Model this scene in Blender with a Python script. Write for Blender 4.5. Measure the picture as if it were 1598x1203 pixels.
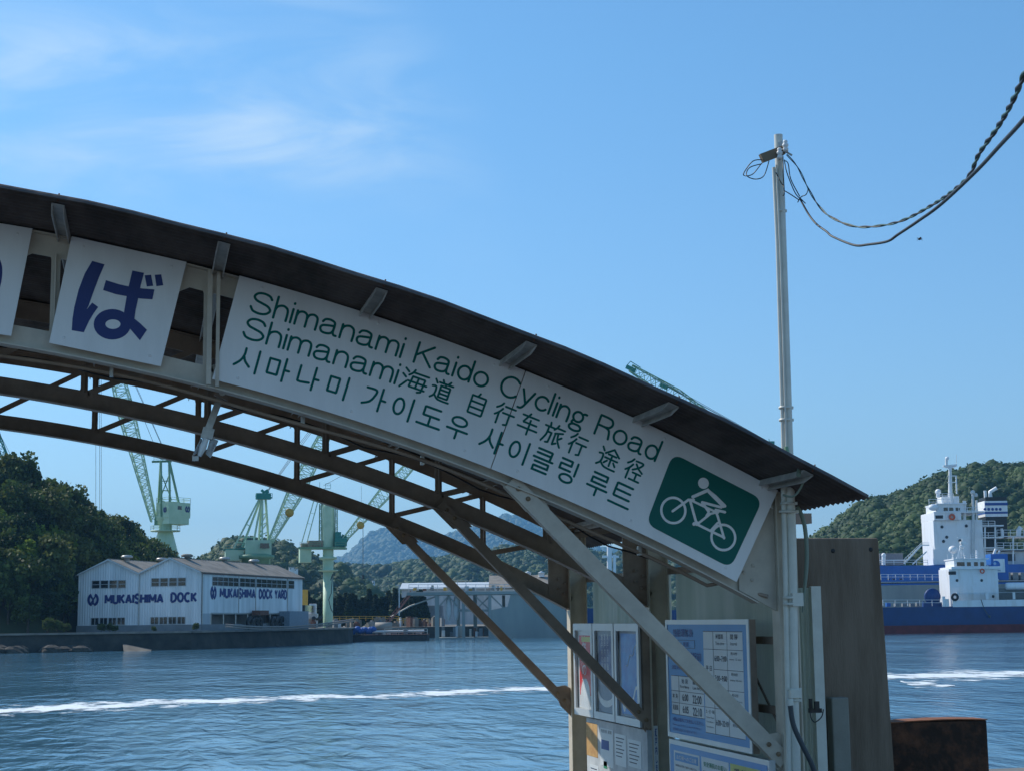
import bpy, math, random
from math import sin, cos, tan, radians, degrees, pi, atan2, hypot, sqrt
from mathutils import Vector, Matrix, Quaternion

random.seed(7)
SC = bpy.context.scene
for o in list(bpy.data.objects): bpy.data.objects.remove(o)
COL = SC.collection

# ------------------------------------------------------------ camera
F_PX, CX, CY, W_PX = 2500.0, 799.0, 601.5, 1598.0
PSI, TH, RHO = radians(12.8), radians(8.3), radians(0.7)
FW = Vector((sin(PSI)*cos(TH), cos(PSI)*cos(TH), sin(TH)))
R0 = Vector((cos(PSI), -sin(PSI), 0)); U0 = R0.cross(FW)
RT = R0*cos(RHO) - U0*sin(RHO); UP = U0*cos(RHO) + R0*sin(RHO)
FH = Vector((sin(PSI), cos(PSI), 0))
cd = bpy.data.cameras.new('camera'); cam = bpy.data.objects.new('camera', cd); COL.objects.link(cam)
cam.matrix_world = Matrix(((RT.x, UP.x, -FW.x, 0), (RT.y, UP.y, -FW.y, 0), (RT.z, UP.z, -FW.z, 0), (0, 0, 0, 1)))
cd.sensor_width = 36; cd.lens = 36*F_PX/W_PX; cd.clip_start = 0.1; cd.clip_end = 30000
SC.camera = cam
SC.render.resolution_x = 1024; SC.render.resolution_y = 770

# ------------------------------------------------------------ sun, sky, exposure
SUN_EL, SUN_AZ = 43.0, -46.0           # azimuth measured from +Y, negative = towards -X
sd = Vector((sin(radians(SUN_AZ))*cos(radians(SUN_EL)), cos(radians(SUN_AZ))*cos(radians(SUN_EL)), sin(radians(SUN_EL))))
sl = bpy.data.lights.new('sun', 'SUN'); sl.energy = 4.9; sl.angle = radians(0.5); sl.color = (1.0, .94, .85)
so = bpy.data.objects.new('sun', sl); COL.objects.link(so)
so.rotation_euler = sd.to_track_quat('Z', 'Y').to_euler()
so.location = (0, 0, 50)
SC.view_settings.view_transform = 'Standard'; SC.view_settings.look = 'None'
HAZE = 0.000108
SC.view_settings.exposure = -0.1; SC.view_settings.gamma = 1
wd = bpy.data.worlds.new('World'); SC.world = wd; wd.use_nodes = True
def build_world():
    nt = wd.node_tree; N = nt.nodes; L = nt.links; N.clear()
    out = N.new('ShaderNodeOutputWorld'); bg = N.new('ShaderNodeBackground'); bg.inputs[1].default_value = 0.14
    sky = N.new('ShaderNodeTexSky'); sky.sky_type = 'NISHITA'; sky.sun_disc = False
    sky.sun_elevation = radians(SUN_EL); sky.sun_rotation = radians(SUN_AZ)
    sky.air_density = 1.15; sky.dust_density = 0.3; sky.ozone_density = 2.2; sky.altitude = 0
    # thin cirrus high on the left
    tc = N.new('ShaderNodeTexCoord')
    def direction(px, py): return (FW*F_PX + RT*(px-CX) - UP*(py-CY)).normalized()
    def blob(px, py, rad, power, stretch):
        c = direction(px, py)
        ma = N.new('ShaderNodeMapping'); ma.inputs['Location'].default_value = tuple(-c)
        L.new(tc.outputs['Generated'], ma.inputs['Vector'])
        m2 = N.new('ShaderNodeMapping'); m2.inputs['Rotation'].default_value = (0, radians(stretch[2]), PSI*0)
        L.new(ma.outputs[0], m2.inputs['Vector'])
        m3 = N.new('ShaderNodeVectorMath'); m3.operation = 'MULTIPLY'; m3.inputs[1].default_value = (stretch[0], 1, stretch[1])
        L.new(m2.outputs[0], m3.inputs[0])
        ln = N.new('ShaderNodeVectorMath'); ln.operation = 'LENGTH'; L.new(m3.outputs[0], ln.inputs[0])
        mr = N.new('ShaderNodeMapRange'); mr.interpolation_type = 'SMOOTHSTEP'
        mr.inputs[1].default_value = rad; mr.inputs[2].default_value = 0; mr.inputs[3].default_value = 0; mr.inputs[4].default_value = power
        L.new(ln.outputs['Value'], mr.inputs[0]); return mr.outputs[0]
    def add(a, b):
        m = N.new('ShaderNodeMath'); m.operation = 'ADD'; L.new(a, m.inputs[0]); L.new(b, m.inputs[1]); return m.outputs[0]
    mask = add(add(blob(250, 160, .17, .55, (.8, 1.5, 0)), blob(480, 235, .10, .6, (.75, 2.4, -8))),
               add(blob(60, 110, .11, .5, (.6, 2.6, 0)), blob(150, 230, .10, .3, (.7, 2.2, 0))))
    mask = add(mask, blob(600, 140, .11, .25, (2.0, .7, 35)))
    mp = N.new('ShaderNodeMapping'); mp.inputs['Rotation'].default_value = (0, radians(-12), 0); mp.inputs['Scale'].default_value = (7, 7, 26)
    L.new(tc.outputs['Generated'], mp.inputs['Vector'])
    nz = N.new('ShaderNodeTexNoise'); nz.inputs['Scale'].default_value = 1.0; nz.inputs['Detail'].default_value = 7
    nz.inputs['Roughness'].default_value = .55; nz.inputs['Distortion'].default_value = .8
    L.new(mp.outputs[0], nz.inputs['Vector'])
    r = N.new('ShaderNodeMapRange'); r.inputs[1].default_value = .28; r.inputs[2].default_value = .78; r.interpolation_type = 'SMOOTHSTEP'
    L.new(nz.outputs[0], r.inputs[0])
    mu = N.new('ShaderNodeMath'); mu.operation = 'MULTIPLY'; mu.use_clamp = True; L.new(mask, mu.inputs[0]); L.new(r.outputs[0], mu.inputs[1])
    tint = N.new('ShaderNodeVectorMath'); tint.operation = 'MULTIPLY'; 
    L.new(sky.outputs[0], tint.inputs[0])
    tc0 = N.new('ShaderNodeTexCoord'); sz = N.new('ShaderNodeSeparateXYZ'); L.new(tc0.outputs['Generated'], sz.inputs[0])
    me_ = N.new('ShaderNodeMapRange'); me_.inputs[1].default_value = 0.0; me_.inputs[2].default_value = .34; L.new(sz.outputs[2], me_.inputs[0])
    tm = N.new('ShaderNodeMixRGB'); tm.inputs[1].default_value = (.735, .885, 1.10, 1); tm.inputs[2].default_value = (.67, 1.03, 1.22, 1)
    L.new(me_.outputs[0], tm.inputs[0]); L.new(tm.outputs[0], tint.inputs[1])
    mx = N.new('ShaderNodeMixRGB'); mx.inputs[2].default_value = (4.6, 6.2, 8.0, 1)
    L.new(mu.outputs[0], mx.inputs[0]); L.new(tint.outputs[0], mx.inputs[1])
    L.new(mx.outputs[0], bg.inputs[0]); L.new(bg.outputs[0], out.inputs[0])
build_world()

# ------------------------------------------------------------ pixel helpers (real distances)
def ray(px, py): return FW*F_PX + RT*(px-CX) - UP*(py-CY)
def onY(px, py, Y): d = ray(px, py); return d*(Y/d.y)
def onX(px, py, X): d = ray(px, py); return d*(X/d.x)
def at(px, py, depth): d = ray(px, py); return d*(depth/d.dot(FH))
def hor(px): return 966.2 - (px-799)*0.01222
def ground(px, depth, z): p = at(px, hor(px), depth); return Vector((p.x, p.y, z))
WATER, DECK, YARD = -4.0, -1.6, -1.4

# ------------------------------------------------------------ materials
MATS = {}
def mat(name, col, rough=.6, metal=0, var=.12, scale=3.0, bump=0.0, bscale=20, col2=None, spec=.5, emit=None, coat=0, stretch=None, contrast=(.35, .65)):
    if name in MATS: return MATS[name]
    m = bpy.data.materials.new(name); m.use_nodes = True; N = m.node_tree.nodes; L = m.node_tree.links
    b = N['Principled BSDF']; b.inputs['Roughness'].default_value = rough; b.inputs['Metallic'].default_value = metal
    b.inputs['Specular IOR Level'].default_value = spec
    if coat: b.inputs['Coat Weight'].default_value = coat
    tc = N.new('ShaderNodeTexCoord'); mp = N.new('ShaderNodeMapping'); L.new(tc.outputs['Object'], mp.inputs[0])
    if stretch: mp.inputs['Scale'].default_value = stretch
    nz = N.new('ShaderNodeTexNoise'); nz.inputs['Scale'].default_value = scale; nz.inputs['Detail'].default_value = 6; nz.inputs['Roughness'].default_value = .65
    L.new(mp.outputs[0], nz.inputs[0])
    cr = N.new('ShaderNodeValToRGB'); cr.color_ramp.elements[0].position = contrast[0]; cr.color_ramp.elements[1].position = contrast[1]
    c2 = col2 if col2 else tuple(min(1, c*(1+var)) for c in col); c1 = tuple(c*(1-var) for c in col) if not col2 else col
    cr.color_ramp.elements[0].color = (*c1, 1); cr.color_ramp.elements[1].color = (*c2, 1)
    L.new(nz.outputs[0], cr.inputs[0]); L.new(cr.outputs[0], b.inputs['Base Color'])
    if bump:
        n2 = N.new('ShaderNodeTexNoise'); n2.inputs['Scale'].default_value = bscale; n2.inputs['Detail'].default_value = 5
        L.new(mp.outputs[0], n2.inputs[0])
        bp = N.new('ShaderNodeBump'); bp.inputs['Strength'].default_value = bump; bp.inputs['Distance'].default_value = .02
        L.new(n2.outputs[0], bp.inputs['Height']); L.new(bp.outputs[0], b.inputs['Normal'])
    if emit: b.inputs['Emission Color'].default_value = (*emit, 1); b.inputs['Emission Strength'].default_value = 1
    MATS[name] = m; return m

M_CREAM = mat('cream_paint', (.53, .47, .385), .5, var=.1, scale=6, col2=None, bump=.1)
M_CREAM_IN = mat('shaded_cream_paint', (.30, .225, .17), .6, var=.2, scale=5, bump=.15)  # the same cream paint, darkened in colour for the shade under the roof
M_COLUMN = mat('cream_column_paint', (.56, .50, .40), .5, var=.12, scale=5, bump=.15)
M_WHITE_P = mat('pole_paint', (.62, .62, .55), .4, var=.07, scale=8)
M_SIGN = mat('sign_enamel', (.76, .75, .74), .35, var=.05, scale=2, stretch=(2.5, 2.5, .5))
M_NAVY = mat('navy_lettering', (.008, .026, .16), .5, var=.05)
M_GREEN = mat('green_lettering', (.0, .125, .105), .65, var=.05, spec=.15)
M_GPANEL = mat('green_panel', (.0, .12, .10), .55, var=.06, spec=.3)
M_ROOF = mat('rusted_roof_sheet', (.055, .046, .043), .75, scale=4, col2=(.13, .105, .095), bump=.2, stretch=(1, .25, 1))
M_ROOF_IN = M_ROOF
M_GALV = mat('galvanised_steel', (.42, .42, .40), .45, .5, var=.2, scale=8)
M_BLACK = mat('black_rubber', (.012, .013, .015), .5)
M_CABLE_G = mat('green_cable', (.03, .09, .08), .5)
M_HOSE = mat('grey_hose', (.05, .06, .07), .55)
M_HOSEG = mat('green_grey_hose', (.20, .25, .20), .55)
M_CERAMIC = mat('porcelain', (.75, .76, .75), .2)
M_CONC = mat('stained_concrete', (.145, .102, .068), .85, scale=2.2, col2=(.235, .178, .13), bump=.3, bscale=30, stretch=(4, 4, .5))
M_RUST = mat('rusted_steel', (.03, .016, .010), .9, scale=6, col2=(.17, .065, .03), bump=.6, bscale=25, contrast=(.45, .75))
M_QUAY = mat('quay_asphalt', (.13, .125, .115), .9, scale=1.0, col2=(.20, .19, .175), bump=.3)
M_SEAWALL = mat('dark_seawall', (.022, .023, .02), .9, scale=.35, col2=(.06, .055, .045), bump=.4, bscale=2)
M_YARD = mat('yard_ground', (.16, .15, .13), .95, scale=.1, col2=(.26, .24, .2))
M_GLASS = mat('dark_glass', (.015, .02, .025), .12, var=.3, spec=.6)
M_WHITE = mat('white_marine_paint', (.66, .63, .58), .4, scale=.8, col2=(.80, .81, .82), stretch=(1, 1, .18), contrast=(.25, .5))
M_WHITE2 = mat('off_white_paint', (.60, .61, .60), .5, var=.08, scale=.5)
M_HULL = mat('navy_hull_paint', (.007, .045, .16), .4, var=.15, scale=.3)
M_BOOT = mat('red_antifouling', (.17, .03, .03), .6, var=.25, scale=.5)
M_BLUE = mat('bright_blue_paint', (.015, .12, .42), .4, var=.08, scale=.4)
M_DECK = mat('grey_deck', (.20, .22, .23), .7, var=.15)
M_GREYH = mat('dock_grey_paint', (.24, .275, .26), .7, scale=.15, col2=(.34, .36, .33), bump=.1, stretch=(1, 1, .2))
M_CRANE = mat('pale_green_paint', (.42, .58, .38), .5, scale=.35, col2=(.54, .68, .48))
M_CRANE2 = mat('green_paint_dark', (.13, .27, .15), .55, scale=.3, col2=(.22, .37, .22))
M_CRANE3 = mat('teal_green_paint', (.02, .22, .17), .55, var=.15)
M_YELLOW = mat('yellow_paint', (.55, .32, .04), .55, var=.15)
M_ROPE = mat('steel_rope', (.06, .08, .08), .6)
M_ORANGE = mat('orange_paint', (.65, .10, .03), .5)
M_TARP = mat('blue_tarp', (.02, .10, .35), .6, bump=.8, bscale=1)
M_RUSTY = mat('rust_brown', (.16, .07, .045), .85, var=.3)

def corrug_mat(name, c1, c2, per_m, axis=0, rough=.6, scale=.2, trans=0):
    m = bpy.data.materials.new(name); m.use_nodes = True; N = m.node_tree.nodes; L = m.node_tree.links
    b = N['Principled BSDF']; b.inputs['Roughness'].default_value = rough
    tc = N.new('ShaderNodeTexCoord'); nz = N.new('ShaderNodeTexNoise'); nz.inputs['Scale'].default_value = scale; nz.inputs['Detail'].default_value = 6
    mp = N.new('ShaderNodeMapping'); mp.inputs['Scale'].default_value = (3, 3, .35); L.new(tc.outputs['Object'], mp.inputs[0]); L.new(mp.outputs[0], nz.inputs[0])
    cr = N.new('ShaderNodeValToRGB'); cr.color_ramp.elements[0].position = .35; cr.color_ramp.elements[1].position = .65
    cr.color_ramp.elements[0].color = (*c1, 1); cr.color_ramp.elements[1].color = (*c2, 1)
    L.new(nz.outputs[0], cr.inputs[0]); L.new(cr.outputs[0], b.inputs['Base Color'])
    if trans:
        tr = N.new('ShaderNodeBsdfTranslucent'); L.new(cr.outputs[0], tr.inputs[0])
        mx = N.new('ShaderNodeMixShader'); mx.inputs[0].default_value = trans
        L.new(b.outputs[0], mx.inputs[1]); L.new(tr.outputs[0], mx.inputs[2]); L.new(mx.outputs[0], N['Material Output'].inputs[0])
    MATS[name] = m; return m
M_SIDING = corrug_mat('blue_white_siding', (.60, .62, .62), (.82, .83, .83), 1)
M_SIDING2 = corrug_mat('grey_siding', (.36, .40, .43), (.50, .53, .55), 1)
M_YROOF = corrug_mat('brown_grey_roofing', (.17, .152, .125), (.27, .238, .195), 1, rough=.8)
M_FOUND = mat('foundation_concrete', (.22, .23, .24), .9, var=.15, scale=.5)
M_TRANSL = corrug_mat('cream_translucent_sheet', (.50, .52, .40), (.66, .64, .52), 1, scale=1.5, trans=.45)

def leaf_mat(name, c1, c2, trans=.3, scale=.35):
    m = bpy.data.materials.new(name); m.use_nodes = True; N = m.node_tree.nodes; L = m.node_tree.links
    b = N['Principled BSDF']; b.inputs['Roughness'].default_value = .65; b.inputs['Specular IOR Level'].default_value = .25
    tc = N.new('ShaderNodeTexCoord'); nz = N.new('ShaderNodeTexNoise'); nz.inputs['Scale'].default_value = scale; nz.inputs['Detail'].default_value = 5
    L.new(tc.outputs['Object'], nz.inputs[0])
    cr = N.new('ShaderNodeValToRGB'); cr.color_ramp.elements[0].position = .35; cr.color_ramp.elements[1].position = .68
    cr.color_ramp.elements[0].color = (*c1, 1); cr.color_ramp.elements[1].color = (*c2, 1)
    L.new(nz.outputs[0], cr.inputs[0]); L.new(cr.outputs[0], b.inputs['Base Color'])
    if trans:
        tr = N.new('ShaderNodeBsdfTranslucent'); L.new(cr.outputs[0], tr.inputs[0])
        mx = N.new('ShaderNodeMixShader'); mx.inputs[0].default_value = trans
        L.new(b.outputs[0], mx.inputs[1]); L.new(tr.outputs[0], mx.inputs[2]); L.new(mx.outputs[0], N['Material Output'].inputs[0])
    MATS[name] = m; return m
M_LEAF = [leaf_mat('leaf_dark', (.028, .050, .014), (.11, .155, .035)),
          leaf_mat('leaf_olive', (.055, .075, .018), (.18, .20, .05)),
          leaf_mat('leaf_bright', (.13, .19, .025), (.32, .40, .06), .4),
          leaf_mat('leaf_deep', (.016, .036, .016), (.05, .085, .03))]
M_BARK = mat('bark', (.06, .045, .03), .9, var=.3)
M_HILLEAF = leaf_mat('hill_forest_leaf', (.022, .050, .015), (.075, .12, .032), .2, .035)
M_HILLEAF2 = leaf_mat('mountain_forest_leaf', (.02, .045, .018), (.05, .085, .035), 0, .012)
M_SOIL = mat('forest_floor', (.018, .025, .010), .95, scale=.05, col2=(.04, .05, .02))

# ------------------------------------------------------------ mesh builder
class MB:
    def __init__(s): s.v = []; s.f = []; s.sm = []
    def add(s, vs, fs, smooth=False):
        n = len(s.v); s.v += [tuple(v) for v in vs]; s.f += [tuple(i+n for i in f) for f in fs]; s.sm += [smooth]*len(fs)
        return s
    def box(s, c, size, rot=None):
        x, y, z = (q/2 for q in size); c = Vector(c)
        vs = [Vector((a*x, b*y, d*z)) for a in (-1, 1) for b in (-1, 1) for d in (-1, 1)]
        if rot is not None: vs = [rot @ v for v in vs]
        return s.add([c+v for v in vs], [(0, 1, 3, 2), (4, 6, 7, 5), (0, 4, 5, 1), (2, 3, 7, 6), (0, 2, 6, 4), (1, 5, 7, 3)])
    def span(s, a, b): a = Vector(a); b = Vector(b); return s.box((a+b)/2, tuple(abs(q) for q in (b-a)))
    def bar(s, a, b, w, h=None, up=(0, 0, 1)):      # rectangular bar, w across, h along 'up'
        a = Vector(a); b = Vector(b); d = b-a; L = d.length
        if L < 1e-6: return s
        d.normalize(); u = Vector(up); u = (u - d*u.dot(d))
        if u.length < 1e-3: u = Vector((1, 0, 0)) - d*d.x
        u.normalize(); r = d.cross(u); h = h or w
        R = Matrix((r, d, u)).transposed()
        return s.box((a+b)/2, (w, L, h), R)
    def tube(s, pts, r, n=8, cap=True, radii=None):
        pts = [Vector(p) for p in pts]; N = len(pts); ref = None; vs = []
        for i, p in enumerate(pts):
            t = (pts[min(i+1, N-1)] - pts[max(i-1, 0)]).normalized()
            if ref is None:
                ref = Vector((0, 0, 1)) if abs(t.z) < .9 else Vector((1, 0, 0))
            ref = (ref - t*ref.dot(t)).normalized(); b = t.cross(ref)
            rr = radii[i] if radii else r
            vs += [p + (ref*cos(2*pi*k/n) + b*sin(2*pi*k/n))*rr for k in range(n)]
        fs = [(i*n+k, i*n+(k+1) % n, (i+1)*n+(k+1) % n, (i+1)*n+k) for i in range(N-1) for k in range(n)]
        s.add(vs, fs, True)
        if cap: s.add([vs[k] for k in range(n)], [tuple(range(n))[::-1]]); s.add([vs[(N-1)*n+k] for k in range(n)], [tuple(range(n))])
        return s
    def cyl(s, a, b, r, n=12): return s.tube([a, b], r, n)
    def lathe(s, c, prof, n=14, axis=(0, 0, 1)):
        q = Vector((0, 0, 1)).rotation_difference(Vector(axis)); vs = []
        for (r, z) in prof: vs += [Vector(c) + q @ Vector((r*cos(2*pi*k/n), r*sin(2*pi*k/n), z)) for k in range(n)]
        fs = [(i*n+k, i*n+(k+1) % n, (i+1)*n+(k+1) % n, (i+1)*n+k) for i in range(len(prof)-1) for k in range(n)]
        return s.add(vs, fs, True)
    def sphere(s, c, r, n=10, m=6, sq=(1, 1, 1)):
        vs = []; c = Vector(c)
        for i in range(m+1):
            a = pi*i/m; vs += [c + Vector((sin(a)*cos(2*pi*k/n)*r*sq[0], sin(a)*sin(2*pi*k/n)*r*sq[1], cos(a)*r*sq[2])) for k in range(n)]
        fs = [(i*n+k, (i+1)*n+k, (i+1)*n+(k+1) % n, i*n+(k+1) % n) for i in range(m) for k in range(n)]
        return s.add(vs, fs, True)
    def prism(s, poly, ext):        # poly: 3D points (planar), ext: vector
        n = len(poly); e = Vector(ext); a = [Vector(p) for p in poly]
        return s.add(a + [p+e for p in a], [tuple(range(n))[::-1], tuple(range(n, 2*n))] + [(i, (i+1) % n, n+(i+1) % n, n+i) for i in range(n)])
    def build(s, name, m, parent=None, bevel=0):
        me = bpy.data.meshes.new(name); me.from_pydata(s.v, [], s.f); me.validate()
        if isinstance(m, (list, tuple)):
            for q in m: me.materials.append(q)
        else: me.materials.append(m)
        if len(me.polygons) == len(s.sm): me.polygons.foreach_set('use_smooth', s.sm)
        import bmesh
        bm = bmesh.new(); bm.from_mesh(me); bmesh.ops.recalc_face_normals(bm, faces=bm.faces); bm.to_mesh(me); bm.free()
        o = bpy.data.objects.new(name, me); COL.objects.link(o)
        if parent is not None:
            o.parent = parent
            if parent.type == 'EMPTY': o.matrix_parent_inverse = Matrix.Translation(-parent.location)
        if bevel:
            md = o.modifiers.new('bevel', 'BEVEL'); md.width = bevel; md.segments = 2; md.limit_method = 'ANGLE'
        return o
def tag(o, label=None, cat=None, group=None, kind=None):
    if label: o['label'] = label
    if cat: o['category'] = cat
    if group: o['group'] = group
    if kind: o['kind'] = kind
    return o
def thing(name, loc, label, cat, group=None):
    o = bpy.data.objects.new(name, None); COL.objects.link(o); o.location = loc; o.empty_display_size = .3
    return tag(o, label, cat, group)
# meshes are authored in world coordinates; a child of an Empty gets the Empty's inverse, a sub-part shares its part's origin

# ============================================================ THE GATE: arched ferry shelter
AC = (-3.15, -13.1)                                   # centre of the arch in the facade plane (x, z)
def arc(phi, r, Y): a = radians(phi); return Vector((AC[0]+r*sin(a), Y, AC[1]+r*cos(a)))
def pol(px, py, Y): p = onY(px, py, Y); return degrees(atan2(p.x-AC[0], p.z-AC[1])), hypot(p.x-AC[0], p.z-AC[1])
def arc_band(mb, p0, p1, r0, r1, y0, y1, n=None):     # solid curved bar of rectangular section
    n = n or max(2, int(abs(p1-p0)/.8)+1); vs = []
    for i in range(n+1):
        p = p0+(p1-p0)*i/n
        vs += [arc(p, r0, y0), arc(p, r1, y0), arc(p, r1, y1), arc(p, r0, y1)]
    fs = [(i*4+k, i*4+(k+1) % 4, i*4+4+(k+1) % 4, i*4+4+k) for i in range(n) for k in range(4)]
    fs += [(3, 2, 1, 0), (n*4, n*4+1, n*4+2, n*4+3)]
    return mb.add(vs, fs)
def t_chord(mb, p0, p1, r0, r1, Y, low, hw=.06, tf=.009, tw=.008):   # curved plate with one flange
    if low: arc_band(mb, p0, p1, r0, r0+tf, Y-hw, Y+hw); arc_band(mb, p0, p1, r0+tf, r1, Y-tw/2, Y+tw/2)
    else: arc_band(mb, p0, p1, r1-tf, r1, Y-hw, Y+hw); arc_band(mb, p0, p1, r0, r1-tf, Y-tw/2, Y+tw/2)
def h_chord(mb, p0, p1, r0, r1, Y, hw=.06, tf=.009, tw=.007):    # curved H-section: two flanges and a web
    arc_band(mb, p0, p1, r0, r0+tf, Y-hw, Y+hw); arc_band(mb, p0, p1, r1-tf, r1, Y-hw, Y+hw)
    arc_band(mb, p0, p1, r0+tf, r1-tf, Y-tw/2, Y+tw/2)
R_LO0, R_LO1, R_HI0, R_HI1 = 14.962, 15.095, 15.555, 15.69
COLX = 4.02; CW = .17
def plateY(mb, pts, Y, t=.008): return mb.prism([Vector((p.x, Y-t/2, p.z)) for p in pts], (0, t, 0))
gate = thing('pier_shelter', (COLX, 12.5, DECK), 'cream steel arched pier shelter with a rusty curved roof and lattice trusses', 'shelter')
BR = {10.07: ((812, 768), (1218, 1182)), 12.5: ((700, 800), (1012, 1128)), 15.0: ((622, 828), (884, 1096))}
M_BOLT = mat('rusty_bolt', (.25, .17, .10), .7, var=.3, scale=30)
def portal(Y, off, m, front):
    tr = MB(); t_chord(tr, -27.5, 27.5, R_HI0, R_HI1, Y, False)
    root = tr.build('top_chord', m, gate)
    lo = MB(); t_chord(lo, -28.2, 28.2, R_LO0, R_LO1, Y, True); lo.build('bottom_chord', m, gate)
    k = 0; p = 2.9+off-3.58*9
    phis = []
    while p < 27:
        if p > -27: phis.append(p)
        p += 3.58
    for p in phis:
        X_ = AC[0]+15.155*sin(radians(p)); zt_, zb_ = AC[1]+sqrt(R_HI0**2-(X_-AC[0])**2), AC[1]+sqrt(R_LO1**2-(X_-AC[0])**2)
        b = MB(); b.span((X_-.027, Y-.006, zb_-.02), (X_+.027, Y+.006, zt_+.03)); b.span((X_-.004, Y-.05, zb_-.01), (X_+.004, Y-.006, zt_+.02))
        for sx_ in (-1, 1):          # filleted corners of the cut-outs
            for zc, dz in ((zt_, -1), (zb_, 1)): zc = zc-.022*sx_*sin(radians(p)); b.prism([Vector((X_+sx_*.026, Y-.005, zc-dz*.03)), Vector((X_+sx_*.026, Y-.005, zc+dz*.016)), Vector((X_+sx_*.044, Y-.005, zc-dz*.03))], (0, .010, 0))
        b.build('truss_post', m, gate)
        if -24 < p < 25:
            sgn = 1 if p > 0 else -1
            d = MB(); d.bar(arc(p+.05*sgn, R_LO1-.035, Y), arc(p+2.75*sgn, R_HI0+.02, Y), .046, .010, up=(0, 1, 0)); d.build('truss_diagonal', m, gate)
    for s in (1, -1):                       # solid end plates, columns, braces (mirrored)
        def mx(v): return Vector((v.x if s > 0 else 2*AC[0]-v.x, v.y, v.z))
        e = MB(); XE = 4.058 if front else COLX-CW/2
        x0 = 3.74 if not front else 3.80
        def rx(r, x): return AC[1]+sqrt(r*r-(x-AC[0])**2)
        topz = rx(R_HI0+.02, x0); n = 5; pts = []
        for i in range(n+1):
            x = x0+(XE-x0)*i/n; pts.append(Vector((x, 0, rx(R_HI0+.02, x))))
        for i in range(n, -1, -1):
            x = x0+(XE-x0)*i/n; pts.append(Vector((x, 0, rx(R_LO0+.02, x))))
        pts = [mx(p_) for p_ in pts]; plateY(e, pts, Y-(.02 if front else 0), .016)
        for i, (bx, bz) in enumerate(((.10, .10), (.155, .05), (.10, .19), (.165, .145))):
            c = mx(Vector((COLX-CW/2-.20+bx, 0, rx(R_LO0, COLX-.2)+bz+.05))); e.lathe((c.x, Y-.035, c.z), [(0, 0), (.011, 0), (.013, .006), (.013, .02)], 8, (0, 1, 0))
        e.build('end_plate', m, gate)
        cm = MB(); cx = mx(Vector((COLX, 0, 0))).x; zt = rx(R_HI1, COLX)-.02
        hy = .062
        cx_ = cx + (.11*s if front else 0); CWf = .14 if front else CW
        cm.box((cx_-CWf/2+.005, Y, (DECK+zt)/2), (.010, 2*hy, zt-DECK)); cm.box((cx_+CWf/2-.005, Y, (DECK+zt)/2), (.010, 2*hy, zt-DECK))
        cm.box((cx_, Y, (DECK+zt)/2), (CWf-.02, .008, zt-DECK))
        cm.box((cx_, Y, DECK+.012), (.26, .24, .024))
        cm.build('column', M_COLUMN, gate)
        (ax, ay), (bx, by) = BR[Y]
        A = onY(ax, ay, Y-.01); B = onY(bx, by, Y-.01)
        dv = (B-A).normalized(); A = A-dv*.10; B = B+dv*.03
        br = MB(); A2 = mx(A); B2 = mx(B)
        w = .105 if front else .075
        br.bar(A2+Vector((0, -.03, 0)), B2+Vector((0, -.03, 0)), w, .007, up=(0, 1, 0))
        nrm = (B2-A2).normalized().cross(Vector((0, 1, 0))); nrm = nrm if nrm.z < 0 else -nrm
        br.bar(A2+nrm*(w/2-.004)+Vector((0, .004, 0)), B2+nrm*(w/2-.004)+Vector((0, .004, 0)), .007, .062, up=(0, 1, 0))
        knee = br.build('knee_brace', m, gate)
        for P, Q, up in ((A2, B2, 1), (B2, A2, 0)):
            g = MB()
            d = (Q-P).normalized()
            if up:
                a0 = degrees(atan2(P.x-AC[0], P.z-AC[1])); dd = 1 if s > 0 else -1
                pts = [arc(a0-.30*dd, R_LO0+.01, 0), arc(a0+.92*dd, R_LO0+.01, 0), P+d*.30+Vector((.05*s, 0, .035)), P+d*.22-Vector((.05*s, 0, .04))]
            else:
                xc = cx-CW/2*s + (.125*s if front else 0)
                pts = [Vector((xc, 0, P.z+.16)), Vector((xc, 0, P.z-.10)), P+d*.12-Vector((0, 0, .09)), P+d*.20+Vector((0, 0, .03)), P+d*.05+Vector((0, 0, .15))]
            plateY(g, pts, Y-.018, .010)
            gp = g.build('gusset_plate', m, gate)
            for t in (.07, .16):
                c = P+d*t; g = MB(); g.lathe((c.x, Y-.058, c.z), [(0, 0), (.014, 0), (.016, .008), (.016, .022)], 8, (0, 1, 0)); g.build('bolt', M_BOLT, gp)
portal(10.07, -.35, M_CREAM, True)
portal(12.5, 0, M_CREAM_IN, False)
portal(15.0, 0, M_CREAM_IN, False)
# splice plate on the front truss, between the two signs
sp = MB(); xs0 = onY(333, 470, 9.98).x
for dx_, w_ in ((-.022, .03), (.03, .022)):
    x_ = xs0+dx_; zt_, zb_ = AC[1]+sqrt(R_HI1**2-(x_-AC[0])**2)-.012, AC[1]+sqrt(R_LO0**2-(x_-AC[0])**2)+.012; sp.span((x_-w_/2, 9.975, zb_), (x_+w_/2, 9.999, zt_))
sp.build('splice_plate', M_CREAM, gate)
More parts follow.
